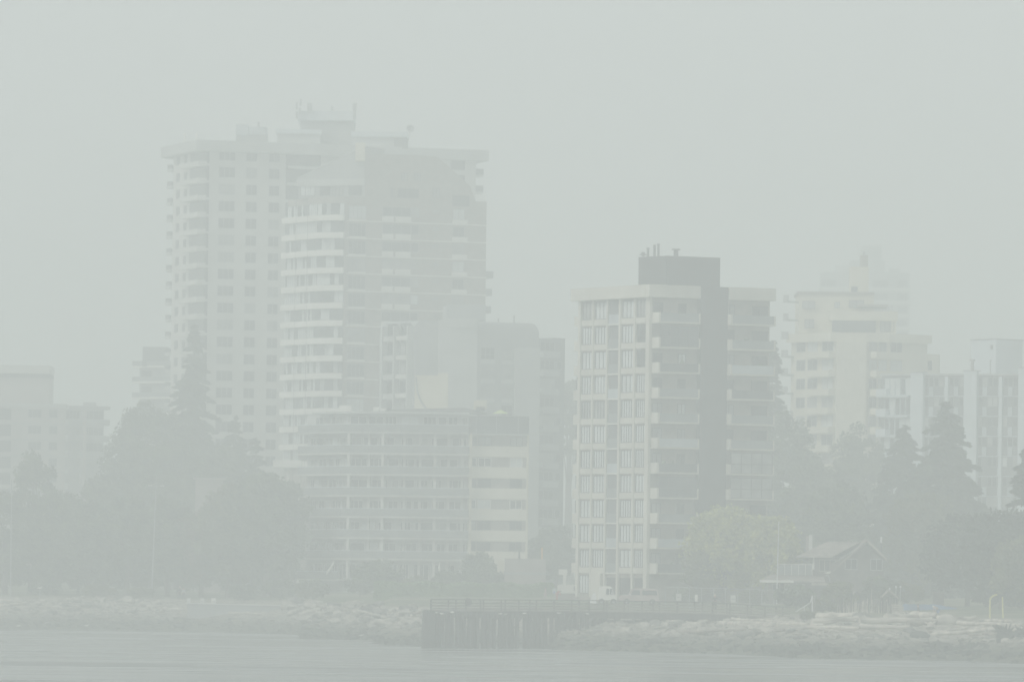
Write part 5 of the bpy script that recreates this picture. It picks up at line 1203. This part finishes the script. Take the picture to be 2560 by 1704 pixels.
    # flag pole
    p = W(1942, 1437, 733); t = W(1947, 1305, 733); MB().cyl((p.x, 733, 4.3), (t.x, 733, t.z), .06, .035, 8).blob((t.x, 733, t.z), .09, .09, .09, rough=.05).build_thing('flag_pole', M['whitemetal'], 'bare white flag pole left of the shingled house', 'pole')
    # small shed and the timber play hut
    a = W(2105, 1500, 706); s = thing('garden_shed', 'small shed with a pinkish roof in front of the shingled house', 'shed', (a.x, 706, 4.2))
    c = W(2150, 1478, 706); e = W(2110, 1491, 706)
    MB().box(a.x+.2, c.x+.1, 706, 708, 3.9, e.z).build('wall', M['cedar'], s)
    r = MB(); r.hexa([(a.x-.1, 705.7, e.z-.05), (c.x-.3, 705.7, e.z-.05), (c.x-.3, 708.2, e.z-.05), (a.x-.1, 708.2, e.z-.05), (a.x+.1, 706.8, c.z), (c.x-.1, 706.8, c.z), (c.x-.1, 707.1, c.z), (a.x+.1, 707.1, c.z)]); r.build('roof', M['pink'], s)
    b = W(2128, 1500, 704); d = W(2155, 1478, 704)
    gm2 = MB(); gm2.v = [(b.x+.1, 704, e.z), (d.x+.1, 704, e.z), ((b.x+d.x)/2+.1, 704, d.z+.1), (b.x+.1, 705.6, e.z), (d.x+.1, 705.6, e.z), ((b.x+d.x)/2+.1, 705.6, d.z+.1)]; gm2.f = [(0, 1, 2), (5, 4, 3), (0, 2, 5, 3), (1, 4, 5, 2)]; gm2.m = [0]*4; gm2.build('gable', M['mull'], s)
    MB().box(b.x+.25, d.x-.05, 704.05, 705.5, 3.9, e.z).build('porch', M['mull'], s)
    k = thing('play_hut', 'timber frame hut on stilts with a pitched roof at the top of the beach', 'hut', W(2225, 1530, 686))
    ap = W(2223, 1474, 686); l = W(2204, 1492, 686); rr = W(2246, 1494, 686)
    t2 = MB(); 
    for p0, p1 in ((ap, l), (ap, rr)):
        for dy in (0, 2): t2.cyl((p0.x, 686+dy, p0.z), (p1.x, 686+dy, p1.z), .07, .07, 5)
    t2.build('rafters', M['drift'], k)
    t3 = MB(); t3.hexa([(l.x, 686.1, l.z), (ap.x, 686.1, ap.z), (ap.x, 688, ap.z), (l.x, 688, l.z), (l.x, 686.1, l.z+.05), (ap.x, 686.1, ap.z+.05), (ap.x, 688, ap.z+.05), (l.x, 688, l.z+.05)]); t3.hexa([(ap.x, 686.1, ap.z), (rr.x, 686.1, rr.z), (rr.x, 688, rr.z), (ap.x, 688, ap.z), (ap.x, 686.1, ap.z+.05), (rr.x, 686.1, rr.z+.05), (rr.x, 688, rr.z+.05), (ap.x, 688, ap.z+.05)]); t3.build('roof', M['deck'], k)
    for px in (2207, 2221, 2236, 2243):
        for dy in (.2, 1.9): x = W(px, 1500, 686).x; MB().cyl((x, 686+dy, 3.6), (x, 686+dy, l.z), .07, .06, 6).build('leg', M['wood'], k)
    MB().box(l.x+.2, rr.x-.1, 686.1, 687.9, l.z-1.0, l.z-.85).build('floor', M['deck'], k); MB().box(l.x+.4, rr.x-.3, 687.8, 687.9, l.z-.84, l.z-.1).build('back_wall', M['deck'], k)
    # driftwood paling
    f = thing('driftwood_fence', 'uneven driftwood paling fence at the top of the right beach', 'fence', W(2130, 1530, 682))
    for i in range(70):
        px = 2078+i*2.25+R.uniform(-.8, .8); x = W(px, 1520, 682).x; z = zt(x, 682); h = R.uniform(.7, 1.5)+(.9 if i % 11 == 0 else 0)
        MB().cyl((x, 682+R.uniform(-.2, .2), z-.2), (x+R.uniform(-.12, .12), 682, z+h), R.uniform(.03, .07), .03, 5).build('pale', M[R.choice(['drift', 'drift2', 'wood'])], f)
    m = MB(); q0 = W(2078, 1520, 681.9); q1 = W(2236, 1520, 681.9); m.cyl((q0.x, 682.1, zt(q0.x, 682)+.55), (q1.x, 682.1, zt(q1.x, 682)+.6), .05, .05, 5); m.build('stringer', M['drift2'], f)
    # brown kiosk
    a = W(2333, 1512, 716); c = W(2360, 1482, 716); m = thing('kiosk', 'narrow brown slatted kiosk behind the blue tarpaulin', 'kiosk', (a.x, 716, 4.2)); w_ = MB(); w_.box(a.x, c.x, 716, 717.2, 4.0, c.z)
    for i in range(6): x = a.x+(c.x-a.x)*i/6; w_.box(x, x+.08, 715.95, 716, 4.0, c.z-.05)
    w_.build('wall', M['cedar'], m); MB().box(a.x-.1, c.x+.1, 715.8, 717.4, c.z, c.z+.12).build('roof', M['shingle'], m)
    a = W(2258, 1533, 697); c = W(2392, 1511, 697); t = MB(); n = 20
    for i in range(n):
        x0_, x1_ = a.x+(c.x-a.x)*i/n, a.x+(c.x-a.x)*(i+1)/n; s0, s1 = .06*math.sin(i*1.9), .06*math.sin((i+1)*1.9); e_ = .35*max(0, (i-12)/8)
        t.hexa([(x0_, 697+s0, a.z), (x1_, 697+s1, a.z), (x1_, 699, a.z), (x0_, 699, a.z), (x0_, 697.3+s0, c.z-e_+s0), (x1_, 697.3+s1, c.z-e_+s1), (x1_, 698.8, c.z-e_), (x0_, 698.8, c.z-e_)])
    t.build_thing('tarpaulin', M['tarp'], 'long blue tarpaulin draped behind the beach walkers', 'tarpaulin')
    a = W(2352, 1541, 684); c = W(2442, 1530, 684); b = thing('bench', 'long low dark bench at the top of the right beach', 'bench', (a.x, 684, 3.6))
    MB().box(a.x, c.x, 684, 684.6, c.z-.12, c.z).build('seat', M['wood'], b)
    for x in (a.x+.2, (a.x+c.x)/2, c.x-.3): MB().box(x, x+.15, 684.05, 684.55, 3.4, c.z-.12).build('leg', M['wood'], b)
    # handrail down to the beach
    a = W(1990, 1528, 667); c = W(2026, 1505, 670); e = W(2031, 1488, 671); m = MB(); m.tube([a, c, e], .045, 6); m.cyl(e, (e.x, e.y, 3.6), .05, .05, 6); m.cyl((c.x-.6, c.y, c.z-.4), (c.x-.6, c.y, 3.4), .04, .04, 6)
    m.build_thing('handrail', M['whitemetal'], 'pale sloping handrail from the pier end down to the beach', 'handrail')
    for i, px in enumerate((2030, 2037)): x = W(px, 1500, 671.5).x; MB().cyl((x, 671.5+i, 3.0), (x, 671.5+i, W(px, 1486, 671).z), .1, .09, 8).build_thing('timber_post', M['deck'], ('left', 'right')[i]+' one of two timber posts at the landward end of the pier', 'post', 'posts at the pier end')
house()

# ------------------------------------------------------------------ lamps, pipes
def lamp(px0, py0, px1, py1, D, label, arms=True):
    a = W(px0, py0, D); c = W(px1, py1, D); o = thing('street_lamp', label, 'lamp post', (c.x, D, 4.0), 'street lamps on the left bank')
    MB().cyl((c.x, D, 3.8), (a.x, D, a.z), .1, .055, 8).build('post', M['grey'], o)
    z = a.z-1.25
    for s in (-1, 1):
        MB().cyl((a.x, D, z), (a.x+s*.75, D, z+.12), .04, .03, 6).build('arm', M['metal'], o); m = MB(); m.box(a.x+s*.6-.1, a.x+s*.6+.45*(s > 0)+.0, D-.12, D+.12, z+.08, z+.2) if s > 0 else m.box(a.x-1.05, a.x-.5, D-.12, D+.12, z+.08, z+.2); m.build('lamp_head', M['offwhite'], o)
lamp(29, 1198, 27, 1450, 893, 'straight tall lamp post at the far left'); lamp(391, 1192, 379, 1480, 891, 'slightly leaning tall lamp post before the left trees')
def pipes():
    D = 655
    a = W(2475, 1534, D); t = W(2475, 1500, D); o = MB(); e = W(2493, 1486, D); pts = [(a.x, D, 3.4), (t.x, D, t.z)]
    for i in range(1, 8): an = math.pi/2*i/7; pts.append((t.x+(e.x-t.x)*(1-math.cos(an)), D, t.z+(e.z-t.z)*math.sin(an)))
    o.tube(pts, .085, 8); o.build_thing('bent_pipe', M['yellow'], 'pale yellow pipe bent over at the top like a cane', 'pipe', 'yellow pipes on the right lawn')
    a = W(2508, 1536, D); t = W(2506, 1493, D); MB().cyl((a.x, D, 3.4), (t.x, D, t.z), .085, .07, 8).blob((t.x, D, t.z), .08, .08, .1, rough=.05).build_thing('straight_pipe', M['yellow'], 'straight pale yellow pipe right of the bent one', 'pipe', 'yellow pipes on the right lawn')
pipes()
def gull(p, label, s=1.0, pole=None, fly=False):
    m = MB(); m.blob(p, .24*s, .11*s, .1*s, rough=.1, sub=2); m.blob((p[0]+.22*s, p[1], p[2]+.12*s), .07*s, .06*s, .06*s, rough=.05, sub=1)
    m.cyl((p[0]+.28*s, p[1], p[2]+.12*s), (p[0]+.36*s, p[1], p[2]+.1*s), .02*s, .005, 5); m.cyl((p[0]-.2*s, p[1], p[2]), (p[0]-.38*s, p[1], p[2]-.02), .06*s, .02*s, 6)
    for dy in (-.03, .03): m.cyl((p[0], p[1]+dy, p[2]-.22*s), (p[0], p[1]+dy, p[2]-.06*s), .012, .012, 4)
    if fly:
        for sg in (-1, 1): m.hexa([(p[0]-.1, p[1], p[2]+.03), (p[0]+.1, p[1], p[2]+.03), (p[0]+.25, p[1]+sg*.6, p[2]+.2), (p[0]-.1, p[1]+sg*.6, p[2]+.2), (p[0]-.1, p[1], p[2]+.06), (p[0]+.1, p[1], p[2]+.06), (p[0]+.25, p[1]+sg*.6, p[2]+.23), (p[0]-.1, p[1]+sg*.6, p[2]+.23)])
    m.build_thing('gull', M['white'], label, 'gull', 'gulls', smooth=True)
q = W(100, 1468, 880); MB().cyl((q.x, 880, 3.6), (q.x, 880, q.z-.25), .05, .05, 6).build_thing('thin_post', M['metal'], 'thin post with a gull on top at the far left bank', 'post'); gull(q-Vector((0, 0, .02)), 'white gull perched at the far left of the bank', 1.15)
q = W(2070, 1431, 695); m = MB(); m.tube([(q.x+.2, 695, 3.9), (q.x+.2, 695, q.z-.7), (q.x+.05, 695, q.z-.28), (q.x-.25, 695, q.z-.22)], .06, 6); m.build_thing('lamp_standard', M['metal'], 'curved lamp standard before the shingled house with a gull on it', 'lamp post'); gull(q, 'white gull perched on the curved lamp standard', 1.0)
for px, py, D, lab in ((2224, 1471, 686, 'small white globe light on the apex of the timber hut'), (2240, 1466, 690, 'left one of the twin white globe lights right of the timber hut'), (2251, 1466, 690, 'right one of the twin white globe lights right of the timber hut')):
    q = W(px, py, D); MB().blob(q, .1, .1, .13, rough=.02, sub=2).cyl((q.x, D, q.z-.12), (q.x-.05, D, q.z-(2.6 if D == 690 else .25)), .02, .02, 5).build_thing('globe_light', M['whitemetal'], lab, 'light', 'white globe lights')
for px, py, lab in ((46, 1567, 'gull standing at the waterline at the far left'), (119, 1559, 'gull on the dark rocks at the left'), (217, 1566, 'gull at the waterline right of the other two'), (904, 1591, 'gull on the weed covered reef')):
    q = G(px, py+2); gull((q.x, q.y, q.z+.28), lab, .8)

# ------------------------------------------------------------------ vehicles
def vehicle(name, label, cat, px0, D, length, height, prof, body, glassp, m_body, facing=1):
    q = on(px0, D); zg = q.z+.02; o = thing(name, label, cat, (q.x, D, zg)); LOC[o.name] = Vector((0, 0, 0)); wd = 1.75
    f = (lambda u: u*length if facing > 0 else (1-u)*length)
    b = MB(); n = len(prof)
    ring = [(f(u), h*height) for u, h in prof]
    if facing < 0: ring = ring[::-1]
    b.v = [(x, .06 if z > height*.55 else 0, z) for x, z in ring]+[(x, wd-(.06 if z > height*.55 else 0), z) for x, z in ring]
    b.f = [tuple(range(n)), tuple(reversed(range(n, 2*n)))]+[(i, n+i, n+(i+1) % n, (i+1) % n) for i in range(n)]; b.m = [0]*len(b.f)
    bo = b.build('body', M[m_body], o)
    md = bo.modifiers.new('bevel', 'BEVEL'); md.width = .06; md.segments = 2
    for (u0, u1, u2, u3, h0, h1) in glassp:
        g = MB(); xs_ = [f(u0)/1, f(u1), f(u2), f(u3)]
        g.hexa([(xs_[0], .03, h0*height), (xs_[1], .03, h0*height), (xs_[1], .06, h0*height), (xs_[0], .06, h0*height), (xs_[3], .045, h1*height), (xs_[2], .045, h1*height), (xs_[2], .075, h1*height), (xs_[3], .075, h1*height)])
        g.v = [(x, y-.06, z) for x, y, z in g.v]; g.build('side_window', M['glass'], o)
    for u in (.17, .8):
        for y in (-.03, wd-.2):
            w_ = MB(); w_.cyl((f(u), y, .33), (f(u), y+.23, .33), .33, .33, 16); wo = w_.build('wheel', M['black'], o); r_ = MB(); r_.cyl((f(u), y-.01, .33), (f(u), y+.24, .33), .17, .17, 12); LOC[wo.name] = Vector((0, 0, 0)); r_.build('rim', M['metal'], wo)
    x = f(.985)
    for y in (.15, wd-.35): MB().box(min(x, x+.05*facing), max(x, x+.05*facing), y, y+.2, height*.36, height*.46).build('headlight', M['whitemetal'], o)
    y = -.14; MB().box(f(.72)-.06, f(.72)+.06, y-.12, y+.08, height*.58, height*.68).build('wing_mirror', M['whitemetal'], o)
    MB().box(f(.985)-.05, f(.985)+.05, .1, wd-.1, .22, .42).build('bumper', M['darkgrey'], o)
    return o
VP = [(0, .16), (0, .62), (.04, .92), (.1, 1), (.62, 1), (.72, .95), (.83, .58), (.97, .5), (1, .4), (1, .16)]
vehicle('van', 'white van parked at the foot of the concrete tower facing right', 'van', 1496, 742, 1.96*1.05, 2.0, VP, None, [(.4, .56, .56, .42, .56, .88), (.6, .79, .7, .6, .56, .88)], 'white')
PP = [(0, .2), (0, .55), (.03, .96), (.5, 1), (.68, .98), (.76, .62), (.97, .55), (1, .42), (1, .2)]
vehicle('pickup_truck', 'pinkish white pickup truck with a canopy right of the white van', 'truck', 1547, 742, 4.4, 1.8, PP, None, [(.05, .42, .42, .07, .6, .88), (.47, .7, .65, .49, .6, .88)], 'rosy', facing=-1)
q = on(1474, 738); m = MB(); m.hexa([(q.x, 738, 4.4), (q.x+.75, 738, 4.4), (q.x+.75, 739.2, 4.4), (q.x, 739.2, 4.4), (q.x+.35, 738.2, 5.55), (q.x+.68, 738.2, 5.55), (q.x+.68, 739, 5.55), (q.x+.35, 739, 5.55)]); m.build_thing('covered_motorbike', M['whitemetal'], 'small white covered motorbike left of the white van', 'motorbike')

# ------------------------------------------------------------------ people
def person(label, foot, H, pose, top, bottom, hat=None, hair='mull', face=-1.57, group='people on the shore'):
    o = thing('person', label, 'person', foot, group); LOC[o.name] = Vector((0, 0, 0)); o.rotation_euler = (0, 0, face)
    h = H/1.75; J = {k: Vector(v)*h for k, v in pose.items()}
    def skin(name, chain, mat_, parent, root):
        names = list(chain['r']); idx = {k: i for i, k in enumerate(names)}; me = bpy.data.meshes.new(name)
        me.from_pydata([J[k] if k in J else Vector(chain['p'][k])*h for k in names], [(idx[a], idx[b]) for a, b in chain['e']], []); me.materials.append(M[mat_])
        ob = bpy.data.objects.new(name, me); C.objects.link(ob); ob.parent = parent
        me.skin_vertices.new() if hasattr(me.skin_vertices, 'new') and not me.skin_vertices else None
        md = ob.modifiers.new('skin', 'SKIN'); md.use_smooth_shade = True
        if not me.skin_vertices:
            bpy.context.view_layer.objects.active = ob
        for k in names:
            sv = me.skin_vertices[0].data[idx[k]]; r = chain['r'][k]*h; sv.radius = (r, r)
            if k == root: sv.use_root = True
        sb = ob.modifiers.new('sub', 'SUBSURF'); sb.levels = 1; sb.render_levels = 1
        return ob
    body = {'r': {'pelvis': .12, 'waist': .11, 'chest': .14, 'neck': .055, 'head': .095, 'crown': .085}, 'e': [('pelvis', 'waist'), ('waist', 'chest'), ('chest', 'neck'), ('neck', 'head'), ('head', 'crown')], 'p': {}}
    for s in 'lr':
        body['r'].update({'sh'+s: .06, 'el'+s: .042, 'wr'+s: .03, 'pa'+s: .034, 'hip'+s: .09, 'kn'+s: .058, 'an'+s: .042, 'toe'+s: .032})
        body['e'] += [('chest', 'sh'+s), ('sh'+s, 'el'+s), ('el'+s, 'wr'+s), ('wr'+s, 'pa'+s), ('pelvis', 'hip'+s), ('hip'+s, 'kn'+s), ('kn'+s, 'an'+s), ('an'+s, 'toe'+s)]
        w_, e_ = J['wr'+s], J['el'+s]; d = (w_-e_).normalized(); J['pa'+s] = w_+d*.07*h; side = d.orthogonal().normalized()
        for i in range(5):
            k = 'f%s%d' % (s, i); ln = (.055, .07, .078, .07, .055)[i]*h; J[k] = J['pa'+s]+(d*ln if i else d*.03*h)+side*(i-2)*.016*h; body['r'][k] = .009; body['e'].append(('pa'+s, k))
    b = skin('body', body, 'skin', o, 'pelvis')
    shirt = {'r': {'waist2': .135, 'chest': .16, 'collar': .075}, 'e': [('waist2', 'chest'), ('chest', 'collar')], 'p': {}}
    J['waist2'] = J['pelvis'].lerp(J['waist'], .3); J['collar'] = J['chest'].lerp(J['neck'], .6)
    for s in 'lr': shirt['r'].update({'sh'+s: .075, 'el'+s: .056, 'wr'+s: .044}); shirt['e'] += [('chest', 'sh'+s), ('sh'+s, 'el'+s), ('el'+s, 'wr'+s)]
    skin('jacket', shirt, top, o, 'chest')
    tr = {'r': {'pelvis': .145}, 'e': [], 'p': {}}
    for s in 'lr': tr['r'].update({'hip'+s: .1, 'kn'+s: .074, 'an'+s: .056}); tr['e'] += [('pelvis', 'hip'+s), ('hip'+s, 'kn'+s), ('kn'+s, 'an'+s)]
    skin('trousers', tr, bottom, o, 'pelvis')
    hd = J['head']; up = (J['crown']-J['head']).normalized(); c = hd+up*.07*h
    MB().blob(c+Vector((-.015, 0, 0)), .105*h, .1*h, .09*h, rough=.08, sub=2).build('hat' if hat else 'hair', M[hat or hair], o, smooth=True)
    fr = Vector((1, 0, 0)); fc = hd+fr*.095*h
    fm = MB(); fm.blob(fc+Vector((.005, 0, -.0)), .022*h, .014*h, .026*h, rough=0); fo = fm.build('nose', M['skin'], o)
    for sg in (-1, 1): MB().blob(hd+Vector((.088*h, sg*.034*h, .025*h)), .01*h, .012*h, .009*h, rough=0).build('eye', M['mull'], o); MB().blob(hd+Vector((0, sg*.1*h, 0)), .02*h, .012*h, .03*h, rough=0).build('ear', M['skin'], o)
    MB().blob(hd+Vector((.088*h, 0, -.045*h)), .008*h, .022*h, .006*h, rough=0).build('mouth', M['pink'], o)
    for s in 'lr': MB().blob(J['an'+s].lerp(J['toe'+s], .6), .14*h, .05*h, .045*h, rough=.02, sub=2).build('shoe', M['mull'], o, smooth=True)
    return o
STAND = dict(pelvis=(0, 0, .95), waist=(0, 0, 1.1), chest=(.01, 0, 1.35), neck=(.01, 0, 1.49), head=(.03, 0, 1.6), crown=(.03, 0, 1.68), shl=(0, .18, 1.4), shr=(0, -.18, 1.4), ell=(-.03, .25, 1.13), elr=(-.03, -.25, 1.13), wrl=(.08, .22, .9), wrr=(.08, -.22, .9),
    hipl=(0, .09, .9), hipr=(0, -.09, .9), knl=(.02, .1, .5), knr=(.02, -.1, .5), anl=(0, .1, .08), anr=(0, -.1, .08), toel=(.17, .12, .03), toer=(.17, -.12, .03))
LEAN = dict(STAND, ell=(.12, .27, 1.18), elr=(.12, -.27, 1.18), wrl=(.33, .2, 1.15), wrr=(.33, -.2, 1.15), chest=(.06, 0, 1.33), neck=(.1, 0, 1.46), head=(.14, 0, 1.56), crown=(.15, 0, 1.64), shl=(.05, .18, 1.38), shr=(.05, -.18, 1.38))
WALK = dict(STAND, hipl=(.0, .09, .9), knl=(.2, .1, .52), anl=(.22, .1, .08), toel=(.39, .11, .04), knr=(-.05, -.1, .5), anr=(-.3, -.1, .14), toer=(-.16, -.1, .03), ell=(-.15, .25, 1.15), wrl=(-.15, .24, .9), elr=(.12, -.25, 1.15), wrr=(.28, -.22, .98))
STOOP = dict(STAND, waist=(.1, 0, 1.06), chest=(.33, 0, 1.2), neck=(.45, 0, 1.25), head=(.55, 0, 1.25), crown=(.62, 0, 1.27), shl=(.36, .18, 1.2), shr=(.36, -.18, 1.2), ell=(.42, .22, .92), elr=(.42, -.22, .92), wrl=(.5, .18, .68), wrr=(.5, -.18, .68), knl=(.08, .12, .5), knr=(.05, -.12, .5))
q = W(1787, 1505, 688.6); person('person in a dark jacket and light cap leaning on the pier railing', (q.x, 688.5, W(1787, 1484, 688.5).z-1.72), 1.75, LEAN, 'navy', 'navy', hat='cream', face=-1.57)
q = on(2296, 668); q.z = W(2296, 1509, 668).z-1.72; person('person in dark clothes walking behind the thick grey log', q, 1.74, WALK, 'navy', 'navy', hair='bark', face=3.0)
q = on(2346, 668); q.z = W(2346, 1512, 668).z-1.35; person('person in a pinkish white top stooping behind the thick grey log', q, 1.7, STOOP, 'rosy', 'blue', hat='white', face=3.6)
q = on(952, 858); person('person in a pale blue top standing behind the left riprap', q, 1.7, STAND, 'railblue', 'navy', face=-1.2)
q = on(965, 852); person('small person in a red jacket standing left of the pier', q, 1.45, STAND, 'red', 'red', face=-1.8)
q = on(1392, 770); person('person in an orange red jacket crouched near the service cabin', (q.x, q.y, q.z), 1.5, STOOP, 'red', 'red', face=-.6)
q = on(1364, 772); person('person in a pinkish jacket walking along the far side of the pier', q, 1.55, WALK, 'rosy', 'rosy', face=2.8)
q = on(449, 884); person('cyclist in dark clothes at the left end of the sea wall', q, 1.7, WALK, 'navy', 'navy', hat='white', face=.2)
q = on(459, 883); person('person in a pale blue coat beside the cyclist at the sea wall', q, 1.65, STAND, 'railblue', 'navy', face=-1.5)
# ------------------------------------------------------------------ fog
hm = bpy.data.materials.new('fog'); hm.use_nodes = True; t_ = hm.node_tree; t_.nodes.clear()
o_ = t_.nodes.new('ShaderNodeOutputMaterial'); v_ = t_.nodes.new('ShaderNodeVolumePrincipled')
v_.inputs['Color'].default_value = (.92, .962, .96, 1); v_.inputs['Density'].default_value = .0019; t_.links.new(v_.outputs[0], o_.inputs['Volume'])
tag(MB().box(-1450, 1450, -50, 2990, -3.3, 86).build('haze', hm), kind='stuff')
